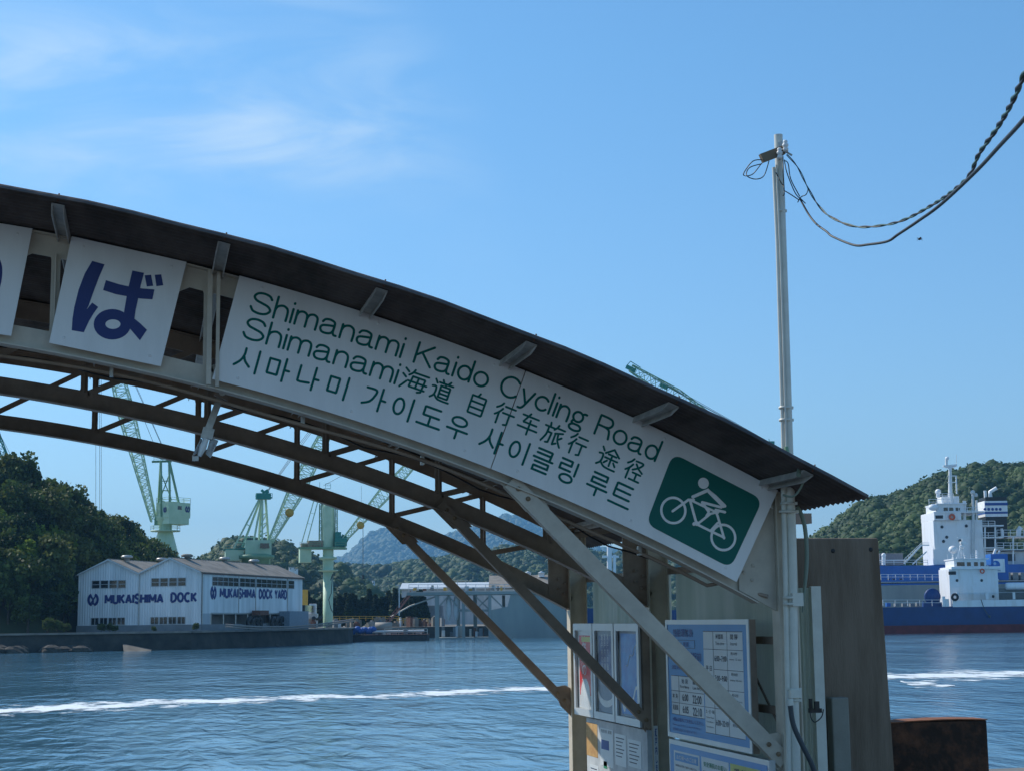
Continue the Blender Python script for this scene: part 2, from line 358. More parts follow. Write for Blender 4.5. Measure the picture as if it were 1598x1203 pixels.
# purlins run front to back under the roof; their ends show under the eave
for k in range(-8, 6):
    p = 13.05+3.5*(k-1)+3.5*0
    if not -29 < p < 28.5: continue
    b = MB(); w = .19
    def pt(dp, r, Y): return arc(p+dp, r, Y)
    r1 = 15.699; r0 = 15.690; hw = .135
    # inverted channel: web on top, two flanges turned down, front end cut back
    for (d0, d1, ra, rb) in ((-hw, hw, r1-.007, r1), (-hw, -hw+.028, r0-.035, r1-.007), (hw-.028, hw, r0-.035, r1-.007)):
        vs = [pt(d0, ra, 9.38), pt(d1, ra, 9.38), pt(d1, rb, 9.27), pt(d0, rb, 9.27), pt(d0, ra, 15.85), pt(d1, ra, 15.85), pt(d1, rb, 15.85), pt(d0, rb, 15.85)]
        b.add(vs, [(0, 1, 2, 3), (7, 6, 5, 4), (0, 4, 5, 1), (1, 5, 6, 2), (2, 6, 7, 3), (3, 7, 4, 0)])
    b.build('purlin', mat('weathered_white_paint', (.46, .44, .41), .55, var=.2, scale=9), gate)
# curved corrugated roof: ridges follow the arch
rf = MB(); NY = 560; y0, y1 = 9.15, 15.95; NP = 60; vs = []; pitch = .076
for i in range(NP+1):
    ph = -29.5 + (29.5+28.45)*i/NP
    for j in range(NY+1):
        Y = y0+(y1-y0)*j/NY
        edge = random.uniform(-.015, .015) if i in (0, NP) else 0
        vs.append(arc(ph+edge, 15.716 + .017*cos(2*pi*Y/pitch) + .004*sin(i*1.7+int(Y/.7)), Y))
fs = [(i*(NY+1)+j, (i+1)*(NY+1)+j, (i+1)*(NY+1)+j+1, i*(NY+1)+j+1) for i in range(NP) for j in range(NY)]
rf.add(vs, fs, True); roof = rf.build('roof', M_ROOF, gate)
md = roof.modifiers.new('thickness', 'SOLIDIFY'); md.thickness = .004
for k in range(-2, 6):
    p = 13.05+3.5*(k-1); bt = MB(); bt.cyl(arc(p, 15.70, 9.22), arc(p, 15.748, 9.22), .005, 6); bt.build('roof_bolt', M_RUSTY, roof)
# side wall between the right-hand columns: translucent corrugated sheets on girts
def wall_sheet(y0, y1, z0, z1, x, pitch=.032, amp=.006):
    b = MB(); n = int((y1-y0)/pitch*6); vs = []
    for i in range(n+1):
        Y = y0+(y1-y0)*i/n; xx = x+amp*cos(2*pi*Y/pitch); vs += [(xx, Y, z0), (xx, Y, z1)]
    return b.add(vs, [(2*i, 2*i+2, 2*i+3, 2*i+1) for i in range(n)], True)
wall_sheet(10.14, 12.43, DECK+.1, .40, 4.165).build('wall_sheet', M_TRANSL, gate)
wall_sheet(12.58, 14.92, DECK+.1, .36, 4.165, .12, .012).build('wall_sheet', M_TRANSL, gate)
for z in (.37, -.16, -.62, -1.1):
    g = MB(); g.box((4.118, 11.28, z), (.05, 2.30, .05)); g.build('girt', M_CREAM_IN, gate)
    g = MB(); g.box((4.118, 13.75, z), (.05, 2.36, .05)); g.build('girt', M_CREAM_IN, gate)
g = MB(); g.bar((4.11, 10.2, -.72), (4.11, 10.85, -.22), .02, .008, up=(1, 0, 0)); g.build('tie_rod', M_CREAM_IN, gate)
# narrow return panel facing the camera, right of the front column
b = MB(); n = 60; vs = []
xa, xb = onY(1250, 950, 10.3).x, onY(1264, 950, 10.3).x
for i in range(n+1):
    x = xa-.05+(xb-xa+.06)*i/n; y = 10.3+.008*cos(2*pi*x/.032); vs += [(x, y, DECK), (x, y, .19)]
b.add(vs, [(2*i, 2*i+2, 2*i+3, 2*i+1) for i in range(n)], True); b.build('return_panel', M_TRANSL, gate)
b = MB(); P0 = onY(1271, 905, 10.28)
b.box((P0.x, 10.28, (.20+DECK)/2), (.07, .04, .20-DECK)); b.build('corner_trim', M_WHITE_P, gate)
# beam ends poking out right of the column
b = MB(); P0 = onY(1252, 809, 11.2); b.box((P0.x-.03, 11.2, P0.z), (.16, .12, .075)); b.build('beam_end', M_CREAM_IN, gate)

# conduit clipped along the front lip, with bracket clips
cond = MB(); pts = []
for i in range(60):
    p = 2+(27.0-2)*i/59; r = 14.925+.012*sin(i*.35); pts.append(arc(p, r, 10.19+.03*sin(i*.11)))
pts += [Vector((3.80, 10.1, .24)), Vector((3.88, 10.08, .165)), Vector((3.99, 10.02, .13))]
cond.tube(pts, .0125, 8); co = cond.build('conduit', M_CREAM_IN, gate)
for p in (11.2, 15.9, 19.0, 22.2, 25.0): cl = MB(); cl.box(arc(p, 14.94, 10.19), (.022, .04, .06)); cl.build('conduit_clip', M_GALV, co)
wr = MB(); pts = [arc(4+22*i/40, 14.99+.05*abs(sin(i*.5)), 10.9+.04*sin(i*.9)) for i in range(41)]; wr.tube(pts, .006, 6); wr.build('roof_wire', M_BLACK, gate)

# ------------------------------------------------------------ lettering
def smooth(pts, n=6, closed=False):
    P = pts[:]; out = []; N = len(P)
    def g(i): return P[i % N] if closed else P[max(0, min(N-1, i))]
    for i in range(N if closed else N-1):
        a, b, c, d = g(i-1), g(i), g(i+1), g(i+2)
        for k in range(n):
            t = k/n
            out.append(tuple(.5*((2*b[j])+(-a[j]+c[j])*t+(2*a[j]-5*b[j]+4*c[j]-d[j])*t*t+(-a[j]+3*b[j]-3*c[j]+d[j])*t**3) for j in (0, 1)))
    out.append(P[0] if closed else P[-1]); return out
def ell(cx, cy, rx, ry, a0=0, a1=360, n=20): return [(cx+rx*cos(radians(a0+(a1-a0)*i/n)), cy+ry*sin(radians(a0+(a1-a0)*i/n))) for i in range(n+1)]
CNT = [0]
def ribbon(mb, pts, hw, fmap, h=.0016, caps=True, closed=False):   # flat stroke with domed section and round ends
    CNT[0] += 1; h = h + .00012*(CNT[0] % 11)
    P = [Vector(p) for p in pts]; Q = [P[0]]
    for p in P[1:]:
        if (p-Q[-1]).length > hw*.15: Q.append(p)
    P = Q; N = len(P); rings = []
    if N < 2: return
    for i in range(N):
        a = P[(i-1) % N] if closed else P[max(i-1, 0)]; b = P[(i+1) % N] if closed else P[min(i+1, N-1)]
        if closed and (i == 0 or i == N-1): a, b = P[N-2], P[1]
        t = (b-a).normalized(); k = 1.0
        if 0 < i < N-1:
            c = (P[i]-P[i-1]).normalized().dot(t); k = 1/max(.6, c)
        rings.append((P[i], t, hw*k))
    if caps and not closed:
        t0 = rings[0][1]; t1 = rings[-1][1]
        st = [(P[0]-t0*hw*sin(radians(a)), t0, hw*cos(radians(a))) for a in (85, 65, 40, 20)]
        en = [(P[-1]+t1*hw*sin(radians(a)), t1, hw*cos(radians(a))) for a in (20, 40, 65, 85)]
        rings = st+rings+en
    vs = []
    for (p, t, w) in rings:
        n = Vector((-t.y, t.x))
        for (k, hh) in ((-1, 0), (-.8, h), (0, h*1.12), (.8, h), (1, 0)): q = p+n*w*k; vs.append(fmap(q.x, q.y, hh))
    fs = [(i*5+k, i*5+k+1, i*5+6+k, i*5+5+k) for i in range(len(rings)-1) for k in range(4)]
    if not closed: fs += [(0, 1, 2, 3, 4)[::-1], tuple(len(vs)-5+k for k in range(5))]
    mb.add(vs, fs)
S_ = lambda *p: ('s', list(p)); L_ = lambda *p: ('l', list(p)); E_ = lambda *a: ('l', ell(*a))
BOWL = ell(.31, .34, .30, .34)
GL = {
 'S': (.88, [S_((.84, .80), (.72, .94), (.46, 1.0), (.2, .94), (.08, .76), (.2, .6), (.46, .52), (.74, .43), (.88, .26), (.74, .07), (.46, 0), (.16, .06), (.02, .24))]),
 'h': (.56, [L_((.0, 1.04), (0, 0)), S_((0, .38), (.08, .58), (.3, .68), (.5, .58), (.56, .36), (.56, 0))]),
 'i': (.0, [L_((0, .66), (0, 0)), L_((0, .93), (0, .96))]),
 'm': (.94, [L_((0, .66), (0, 0)), S_((0, .4), (.07, .6), (.25, .68), (.42, .6), (.47, .4), (.47, 0)), S_((.47, .4), (.54, .6), (.72, .68), (.89, .6), (.94, .4), (.94, 0))]),
 'a': (.72, [S_((.04, .52), (.13, .65), (.34, .69), (.54, .62), (.58, .46), (.58, .14), (.64, .01), (.74, .0)), S_((.58, .44), (.30, .39), (.06, .32), (.0, .17), (.10, .02), (.32, 0), (.5, .07), (.58, .22))]),
 'n': (.56, [L_((0, .66), (0, 0)), S_((0, .36), (.08, .58), (.3, .68), (.5, .58), (.56, .36), (.56, 0))]),
 'K': (.80, [L_((0, 1), (0, 0)), L_((.74, 1), (0, .36)), L_((.26, .58), (.80, 0))]),
 'd': (.62, [L_((.62, 1.04), (.62, 0)), ('l', BOWL)]),
 'o': (.66, [E_(.33, .34, .33, .34)]),
 'C': (.95, [('l', ell(.5, .5, .5, .5, 42, 318, 26))]),
 'y': (.60, [L_((0, .66), (.31, .02)), S_((.62, .66), (.32, .0), (.24, -.16), (.13, -.26), (.0, -.27))]),
 'c': (.60, [('l', ell(.34, .34, .34, .34, 40, 320, 20))]),
 'l': (.06, [L_((0, 1.04), (0, .0))]),
 'g': (.66, [E_(.30, .43, .26, .25), S_((.5, .62), (.6, .68), (.7, .68)), S_((.12, .22), (.06, .1), (.16, .04), (.45, .03), (.60, -.06), (.58, -.2), (.34, -.28), (.08, -.24), (0, -.12), (.08, -.01), (.18, .03))]),
 'R': (.76, [L_((0, 0), (0, 1), (.4, 1)), S_((.4, 1), (.62, .95), (.72, .76), (.62, .56), (.4, .5)), L_((.4, .5), (0, .5)), S_((.4, .5), (.6, .44), (.68, .3), (.74, 0))]),
}
VOWA = [L_((.78, 1), (.78, 0)), L_((.78, .5), (1, .5))]
BOXM = L_((.04, .85), (.5, .85), (.5, .2), (.04, .2), (.04, .85))
SIOT = [S_((.34, .98), (.33, .68), (.22, .4), (.0, .16)), S_((.33, .62), (.42, .42), (.62, .22))]
VI = [L_((.92, 1), (.92, 0))]
def rieul(x0, x1, ya, yb, yc): return L_((x0, ya), (x1, ya), (x1, yb), (x0, yb), (x0, yc), (x1+.02, yc))
SHIN = [L_((.08, .94), (.2, .79)), S_((.01, .6), (.2, .6), (.2, .25), (.03, .06)), S_((.2, .24), (.4, .07), (.65, .03), (1, .03))]
XING = [S_((.3, 1), (.2, .86), (.02, .72)), S_((.34, .74), (.22, .56), (.02, .38)), L_((.2, .54), (.2, 0)), L_((.45, .88), (.98, .88)), L_((.4, .56), (1, .56)), L_((.76, .56), (.76, .06), (.6, .02))]
CJ = {
 '시': SIOT+VI, '마': [BOXM]+VOWA, '나': [L_((.06, .92), (.06, .24), (.2, .22), (.6, .27))]+VOWA, '미': [BOXM]+VI,
 '가': [S_((.06, .88), (.5, .86), (.46, .55), (.3, .3), (.0, .14))]+VOWA, '이': [E_(.28, .52, .25, .36)]+VI,
 '도': [L_((.85, .93), (.18, .93), (.18, .55), (.87, .55)), L_((.5, .55), (.5, .12)), L_((0, .12), (1, .12))],
 '우': [E_(.5, .78, .36, .2), L_((0, .38), (1, .38)), L_((.5, .38), (.5, 0))], '사': SIOT+VOWA,
 '클': [L_((.12, 1), (.86, 1), (.84, .62)), L_((.12, .81), (.82, .81)), L_((0, .58), (1, .58)), rieul(.12, .86, .40, .2, 0)],
 '링': [rieul(.05, .62, 1, .78, .54), L_((.93, 1), (.93, .42)), E_(.55, .18, .34, .18)],
 '루': [rieul(.14, .84, 1, .78, .56), L_((0, .35), (1, .35)), L_((.5, .35), (.5, 0))],
 '트': [L_((.88, 1), (.12, 1), (.12, .4), (.9, .4)), L_((.12, .7), (.86, .7)), L_((0, .05), (1, .05))],
 '海': [L_((.05, .97), (.2, .84)), L_((.0, .68), (.14, .56)), L_((.0, .04), (.2, .38)), S_((.42, 1), (.36, .84), (.24, .7)), L_((.38, .87), (1, .87)), L_((.40, .68), (.9, .68), (.85, .08), (.72, .02)), L_((.40, .68), (.34, .18), (.96, .18)), L_((.25, .43), (1, .43)), L_((.64, .68), (.60, .18))],
 '道': SHIN+[L_((.45, 1), (.52, .88)), L_((.85, 1), (.76, .88)), L_((.3, .85), (1, .85)), L_((.66, .85), (.63, .71)), L_((.42, .71), (.9, .71), (.9, .17), (.42, .17), (.42, .71)), L_((.42, .53), (.9, .53)), L_((.42, .35), (.9, .35))],
 '自': [L_((.5, 1), (.42, .85)), L_((.1, .84), (.9, .84), (.9, 0), (.1, 0), (.1, .84)), L_((.1, .56), (.9, .56)), L_((.1, .28), (.9, .28))],
 '行': XING,
 '车': [L_((.1, .86), (.92, .86)), L_((.46, 1), (.2, .54), (.9, .54)), L_((0, .28), (1, .28)), L_((.55, .7), (.55, 0))],
 '旅': [L_((.22, 1), (.25, .86)), L_((.0, .8), (.46, .8)), S_((.18, .8), (.16, .4), (.0, .03)), L_((.18, .54), (.4, .54), (.36, .06), (.24, .03)), S_((.64, 1), (.58, .86), (.48, .74)), L_((.6, .86), (1, .86)), L_((.95, .7), (.58, .58)), L_((.60, .58), (.60, .04), (.76, .14)), S_((.74, .62), (.8, .3), (1, .02)), L_((.96, .48), (.82, .36))],
 '途': SHIN+[L_((.65, 1), (.3, .7)), L_((.65, 1), (1, .72)), L_((.46, .7), (.86, .7)), L_((.34, .5), (.98, .5)), L_((.65, .7), (.65, .17)), L_((.48, .38), (.36, .24)), L_((.82, .38), (.94, .24))],
 '径': [S_((.3, 1), (.2, .86), (.02, .72)), S_((.34, .74), (.22, .56), (.02, .38)), L_((.2, .54), (.2, 0)), S_((.45, .95), (.88, .95), (.75, .72), (.42, .5)), L_((.52, .82), (.72, .64), (1, .5)), L_((.48, .38), (.96, .38)), L_((.72, .38), (.72, .03)), L_((.4, .03), (1, .03))],
}
def strokes(mb, st, fm, hw):
    for kind, pts in st:
        closed = len(pts) > 3 and hypot(pts[0][0]-pts[-1][0], pts[0][1]-pts[-1][1]) < 1e-6
        q = smooth(pts) if kind == 's' else pts
        if kind == 'l' and len(pts) < 8 and len(pts) > 2:      # slightly rounded corners
            r = []
            for i, p in enumerate(pts):
                if 0 < i < len(pts)-1:
                    for t in (.12, .04): r.append(tuple(p[j]+(pts[i-1][j]-p[j])*t for j in (0, 1)))
                    for t in (.04, .12): r.append(tuple(p[j]+(pts[i+1][j]-p[j])*t for j in (0, 1)))
                else: r.append(p)
            q = r; closed = False
        ribbon(mb, [fm(*p) for p in q], hw, OUT, closed=closed)
YS = 9.985                                   # front face of the signs
OUT = lambda s, t, h: arc(degrees(s/15.35), t, YS-.0005-h)
def sp_(px, py): a, r = pol(px, py, YS); return radians(a)*15.35, r
def sector(mb, a0, a1, r0, r1, y0, y1): return arc_band(mb, a0, a1, r0, r1, y0, y1, n=10)

def word_latin(mb, w, pl, pr, cap, hw):
    (s0, r0), (s1, r1) = sp_(*pl), sp_(*pr)
    gap = .20; tot = sum(GL[c][0] for c in w)+gap*(len(w)-1)+.0
    k = (s1-s0-2*hw)/tot; x = s0+hw
    for c in w:
        wd_, st = GL[c]
        strokes(mb, st, lambda a, b, x=x: (x+a*k+.17*b*cap*0, BASE+b*cap), hw)
        x += (wd_+gap)*k
def char_box(mb, c, pl, pr, base, ht, hw):
    (s0, _), (s1, _) = sp_(*pl), sp_(*pr)
    strokes(mb, CJ[c], lambda a, b: (s0+hw+a*(s1-s0-2*hw), base+hw+b*(ht-2*hw)), hw)

a0, a1, a2 = pol(352, 513, YS)[0], pol(793, 655, YS)[0], pol(1181, 838, YS)[0]
RS0, RS1 = 15.012, 15.69
big = thing('route_sign', arc((a0+a2)/2, 15.0, YS), 'long curved white cycling route sign with green lettering and a bicycle emblem', 'sign')
b = MB(); sector(b, a0, a1-.012, RS0, RS1, YS, YS+.006); b.build('sign_panel', M_SIGN, big)
b = MB(); sector(b, a1+.012, a2, RS0, RS1, YS, YS+.006); b.build('sign_panel', M_SIGN, big)
for aa in (14.1, 16.9, 19.8, 21.2, 24.3, 27.0):
    for rr in (15.06, 15.65): bl = MB(); bl.lathe(arc(aa, rr, YS+.001), [(0, -.004), (.008, -.0035), (.011, 0)], 10, (0, 1, 0)); bl.build('bolt', M_SIGN, big)
BASE = 15.487; HW = .0078
t = MB(); word_latin(t, 'Shimanami', (388, 480), (630, 545), .132, HW)
word_latin(t, 'Kaido', (645, 560), (763, 595), .132, HW); word_latin(t, 'Cycling', (779, 605), (914, 655), .132, HW); word_latin(t, 'Road', (925, 677), (1029, 705), .132, HW)
t.build('lettering', M_GREEN, big)
BASE = 15.315; t = MB(); word_latin(t, 'Shimanami', (377, 520), (620, 590), .132, HW)
for c, xl, yl, xr, yr in (('海', 622, 600, 664, 612), ('道', 667, 620, 707, 610), ('自', 725, 640, 761, 632), ('行', 766, 655, 802, 655), ('车', 804, 668, 842, 665), ('旅', 840, 690, 880, 682), ('行', 882, 700, 917, 695), ('途', 926, 725, 965, 722), ('径', 968, 745, 1004, 737)):
    char_box(t, c, (xl, yl), (xr, yr), 15.297, .150, HW*.88)
t.build('lettering', M_GREEN, big)
t = MB()
for c, xl, yl, xr, yr in (('시', 361, 575, 403, 580), ('마', 410, 590, 450, 590), ('나', 457, 602, 497, 600), ('미', 505, 615, 544, 610), ('가', 561, 632, 602, 630), ('이', 609, 640, 646, 640), ('도', 647, 660, 690, 660), ('우', 694, 670, 731, 675), ('사', 745, 695, 784, 700), ('이', 790, 707, 825, 710), ('클', 825, 727, 862, 727), ('링', 865, 740, 901, 740), ('루', 912, 760, 950, 762), ('트', 947, 780, 987, 780)):
    char_box(t, c, (xl, yl), (xr, yr), 15.105, .158, HW)
t.build('lettering', M_GREEN, big)
# bicycle emblem
corners = [sp_(*q) for q in ((1050, 707), (1190, 779), (1140, 886), (1008, 817))]
def flat_poly(mb, pts2, h, hb=0):   # polygon in (s, t) as a thin raised plate
    a = [OUT(p[0], p[1], h) for p in pts2]; b_ = [OUT(p[0], p[1], hb) for p in pts2]; n = len(a)
    mb.add(a+b_, [tuple(range(n)), tuple(range(n, 2*n))[::-1]]+[(i, (i+1) % n, n+(i+1) % n, n+i) for i in range(n)])
rp = []
for i in range(4):
    p = Vector(corners[i]); a = Vector(corners[i-1]); c = Vector(corners[(i+1) % 4]); da = (a-p).normalized()*.075; dc = (c-p).normalized()*.075
    for k in range(7):
        u = k/6; rp.append(tuple(p+da*(1-u)**2+dc*u**2))
b = MB(); flat_poly(b, rp, .0016); pan = b.build('emblem_panel', M_GPANEL, big)
OUT0 = OUT
OUT = lambda s, t, h: arc(degrees(s/15.35), t, YS-.0022-h)
def q4(x, y): return sp_(950+x/3.538, 600+y/3.538)
def stk(mb, pts, hw, closed=False, caps=True, sm=False):
    P = [q4(*p) for p in pts]; P = smooth(P, 5) if sm else P
    ribbon(mb, P, hw, OUT, closed=closed, caps=caps)
em = MB()
for c in ((356, 693), (632, 842)):
    s, r = q4(*c); ribbon(em, ell(s, r, .083, .083, 0, 360, 36), .0085, OUT, closed=True)
s, r = q4(522, 543); flat_poly(em, ell(s, r, .037, .037, 0, 360, 24)[:-1], .0016)
for pts, hw in ((((352, 697), (440, 634), (468, 634)), .0085), (((448, 636), (484, 766)), .009), (((484, 772), (560, 712), (606, 700)), .008), (((488, 770), (560, 806), (636, 842)), .0085),
                (((636, 846), (600, 722), (590, 700)), .0085), (((460, 640), (600, 706)), .008), (((464, 618), (546, 582), (632, 670)), .011), (((546, 582), (590, 618), (640, 668)), .011),
                (((516, 648), (620, 676)), .009), (((516, 650), (552, 700), (540, 724)), .010), (((590, 690), (640, 702)), .009), (((484, 760), (470, 768)), .012), (((560, 806), (600, 762)), .0075)):
    stk(em, pts, hw)
em.build('bicycle_emblem', M_SIGN, pan)
OUT = OUT0
# kana sign "ば"
def small_sign(name, label, tl, tr, bl_, br_):
    A0 = pol(*tl, YS)[0]*.5+pol(*bl_, YS)[0]*.5; A1 = pol(*tr, YS)[0]*.5+pol(*br_, YS)[0]*.5
    t = thing(name, arc((A0+A1)/2, 15.0, YS), label, 'sign', 'square kana signs on the shelter front')
    b = MB(); P = [arc(A0, RS0, YS), arc(A0, RS1, YS), arc(A1, RS1, YS), arc(A1, RS0, YS)]; b.prism(P, (0, .006, 0)); b.build('sign_panel', M_SIGN, t)
    for aa in (A0+.3, A1-.3):
        for rr in (15.06, 15.64): k = MB(); k.lathe(arc(aa, rr, YS+.001), [(0, -.004), (.008, -.0035), (.011, 0)], 10, (0, 1, 0)); k.build('bolt', M_SIGN, t)
    return t
s1 = small_sign('kana_sign', 'whole white square sign with one bold navy character, left of the long sign', (114, 371), (288, 411), (74, 536), (253, 573))
def q1(x, y): return sp_(x/3.995, 260+y/3.995)
t = MB()
def P4(pts, h): flat_poly(t, [q1(*p) for p in pts], h)
P4(((575, 590), (652, 612), (618, 690), (580, 790), (552, 870), (540, 893), (575, 850), (612, 877), (585, 915), (555, 965), (522, 1035), (447, 1022), (452, 950), (463, 880), (490, 770), (528, 670)), .0016)
P4(((660, 710), (740, 735), (815, 752), (890, 762), (963, 768), (950, 830), (880, 825), (800, 812), (720, 797), (643, 772)), .0019)
P4(((825, 650), (898, 665), (878, 740), (860, 830), (845, 900), (838, 950), (875, 980), (916, 1020), (872, 1085), (830, 1035), (800, 1000), (765, 960), (778, 880), (795, 780)), .0022)
P4(((902, 680), (942, 677), (955, 745), (915, 750)), .0016); P4(((965, 677), (1005, 674), (1018, 742), (975, 748)), .0016)
ou = [q1(700+x*1, 985+y*1) for x, y in ell(0, 0, 116, 95, 0, 360, 32)]; inn = [q1(704+x, 984+y) for x, y in ell(0, 0, 47, 30, 0, 360, 32)]
vs = [OUT(*p, .0013) for p in ou]+[OUT(*p, .0013) for p in inn]+[OUT(*p, 0) for p in ou]+[OUT(*p, 0) for p in inn]; n = 33
fs = []
for i in range(32): fs += [(i, i+1, n+i+1, n+i), (i, i+1, 2*n+i+1, 2*n+i), (n+i, n+i+1, 3*n+i+1, 3*n+i)]
t.add(vs, fs); t.build('lettering', M_NAVY, s1)
s2 = small_sign('kana_sign', 'white sign cut off by the left frame edge, with a sliver of navy lettering', (-126, 328), (49, 357), (-158, 500), (19, 525))
t = MB()
ribbon(t, [q1(*p) for p in smooth([(-330, 470), (-345, 600), (-320, 720), (-285, 660)])], .035, OUT, caps=False)
ribbon(t, [q1(*p) for p in smooth([(-150, 480), (-60, 560), (-25, 650), (-60, 790), (-200, 910)])], .037, OUT, caps=False)
t.build('lettering', M_NAVY, s2)

# ------------------------------------------------------------ floodlight under the front lip
lampP = at(330, 622, 10.35)
lt = thing('shelter_lamp', lampP, 'grey lamp on a slanted arm with two flared reflector wings hanging below the long sign', 'lamp')
Yl = lampP.y
def p3(px, py, dy=0): return onY(px, py, Yl+dy)
b = MB(); b.tube([p3(347, 612, -.02), p3(347, 617, .06)], .022, 10); b.build('photo_sensor', M_WHITE_P, lt)
b = MB(); b.bar(p3(336, 611), p3(358, 620), .05, .03, up=(0, 1, 0)); b.build('junction_box', M_CREAM_IN, lt)
b = MB(); b.bar(p3(343, 622, .01), p3(325, 669, .01), .045, .022, up=(0, 1, 0)); b.build('arm', M_GALV, lt)
b = MB(); b.bar(p3(326, 668), p3(322, 684), .075, .05, up=(0, 1, 0)); b.build('lamp_holder', M_GALV, lt)
b = MB(); b.tube([p3(322, 684, -.01), p3(316, 698, -.01), p3(311, 711, -.01)], .02, 10, radii=[.018, .026, .012]); b.build('bulb', mat('frosted_glass', (.75, .8, .82), .1), lt)
def wing(a, b1, c, d):
    w = MB(); w.prism([a, b1, c, d], (0, .006, 0)); w.build('reflector', mat('reflector_metal', (.65, .67, .68), .25, .6), lt)
wing(p3(317, 682), p3(312, 686, -.03), p3(299, 712, -.05), p3(308, 706, .0))
wing(p3(328, 682), p3(341, 687, -.05), p3(329, 714, -.06), p3(321, 708, .0))
b = MB(); b.box(p3(305, 715), (.04, .03, .03)); b.build('end_cap', M_GALV, lt)

# ------------------------------------------------------------ tall pole with conduits
YP = 9.86
pole = thing('service_pole', onY(1238, 1000, YP), 'tall slim white service pole strapped to the shelter column and rising through the roof', 'pole')
def pp(px, py, dy=0): return onY(px, py, YP+dy)
def bottom(px, py, dy=0): q = pp(px, py, dy); return Vector((q.x, q.y, DECK))
b = MB(); b.tube([bottom(1241, 1203), pp(1240, 1100), pp(1236, 850), pp(1231, 700), pp(1224, 480), pp(1218, 300), pp(1214.5, 211)], .029, 14); b.build('pole_tube', M_WHITE_P, pole)
b = MB(); b.tube([bottom(1229, 1203, .01), pp(1228, 1000, .01), pp(1222, 720, .01)], .019, 10); b.build('conduit', M_WHITE_P, pole)
b = MB(); b.tube([pp(1223, 712, -.005), pp(1220, 600, -.01), pp(1213.5, 380, -.01), pp(1208, 262, -.01)], .0145, 10); b.build('conduit', M_WHITE_P, pole)
b = MB(); b.tube([pp(1227, 700, -.035), pp(1225, 620, -.035), pp(1218, 400, -.035), pp(1211.5, 258, -.03)], .007, 8); b.build('thin_conduit', M_WHITE_P, pole)
for py_, w in ((330, .085), (636, .10), (655, .10), (785, .12), (798, .14), (932, .12), (942, .12), (1075, .10), (1092, .10)):
    pxc = 1214.5+(py_-211)*.0281; k = MB(); c = pp(pxc-2, py_)
    k.lathe(c, [(w*.36, -.008), (w*.40, -.008), (w*.40, .008), (w*.36, .008)], 12)
    k.box(c+Vector((w*.42, -.01, 0)), (.025, .02, .018)); k.build('pipe_clamp', M_WHITE_P, pole)
b = MB(); b.box(pp(1241, 935)+Vector((0, -.012, 0)), (.075, .07, .085)); b.build('bracket_box', M_WHITE_P, pole)
b = MB(); b.box(pp(1238, 1082)+Vector((0, -.012, 0)), (.075, .07, .05)); b.build('bracket_box', M_WHITE_P, pole)
b = MB(); b.tube([pp(1227, 697, -.05), pp(1229, 708, -.06), pp(1232, 722, -.06)], .014, 8); b.build('green_elbow', M_CRANE2, pole)
# head: arm, two insulators, loops
b = MB(); b.bar(pp(1188, 248, -.07), pp(1222, 235, -.07), .035, .06); b.build('cross_arm', mat('weathered_brown', (.20, .15, .10), .8), pole)
for (x, y) in ((1217, 240), (1226, 228)):
    c = pp(x, y+9, -.11); k = MB(); k.lathe(c, [(.0, .0), (.018, 0), (.02, .02), (.012, .03), (.02, .036), (.021, .05), (.012, .058), (.017, .066), (.012, .078), (0, .08)], 12); k.build('insulator', M_CERAMIC, pole)
b = MB(); b.bar(pp(1214, 230, -.05), pp(1236, 243, -.09), .012, .012); b.bar(pp(1217, 222, -.04), pp(1221, 232, -.05), .01, .03); b.build('insulator_bracket', M_GALV, pole)
for pts in (((1192, 250), (1175, 252), (1161, 270), (1163, 275), (1175, 272), (1188, 256)), ((1189, 256), (1170, 262), (1165, 274), (1178, 280), (1192, 275), (1200, 252)), ((1211, 270), (1218, 284), (1223, 292), (1224, 304)), ((1222, 245), (1222, 270), (1224, 300), (1222, 306)),
            ((1224, 298), (1234, 304), (1246, 312)), ((1224, 250), (1228, 270), (1240, 300), (1248, 310)), ((1224, 251), (1230, 256), (1234, 280), (1248, 307)), ((1261, 296), (1258, 304), (1250, 308), (1245, 316)), ((1248, 309), (1257, 318))):
    k = MB(); P = smooth([(p[0], p[1]) for p in pts], 5); k.tube([pp(q[0], q[1], -.09+.02*sin(i)) for i, q in enumerate(P)], .0035, 6); k.build('wire_loop', M_BLACK, pole)

# ------------------------------------------------------------ overhead cables coming towards the camera
def cable_pts(P, n=8):
    Q = smooth([(p[0], p[1]) for p in P], n); D = [p[2] for p in P]; out = []
    for i, q in enumerate(Q):
        k = min(len(P)-2, i//n) if i < len(Q)-1 else len(P)-2; u = i/n-k
        out.append(onY(q[0], q[1], D[k]+(D[k+1]-D[k])*u))
    return out
C1 = [(1228, 242, 9.75), (1245, 262, 9.7), (1262, 296, 9.6), (1278, 322, 9.5), (1298, 340, 9.35), (1335, 354, 9.1), (1378, 352, 8.75), (1412, 343, 8.4), (1450, 323, 7.9), (1482, 302, 7.4), (1512, 275, 6.9), (1528, 240, 6.5), (1556, 200, 6.0), (1580, 158, 5.5), (1600, 112, 5.1), (1640, 20, 4.4)]
base = cable_pts(C1, 12)
tw = thing('twisted_cable', base[0], 'dark green twisted cable sagging from the pole head up to the top right', 'cable')
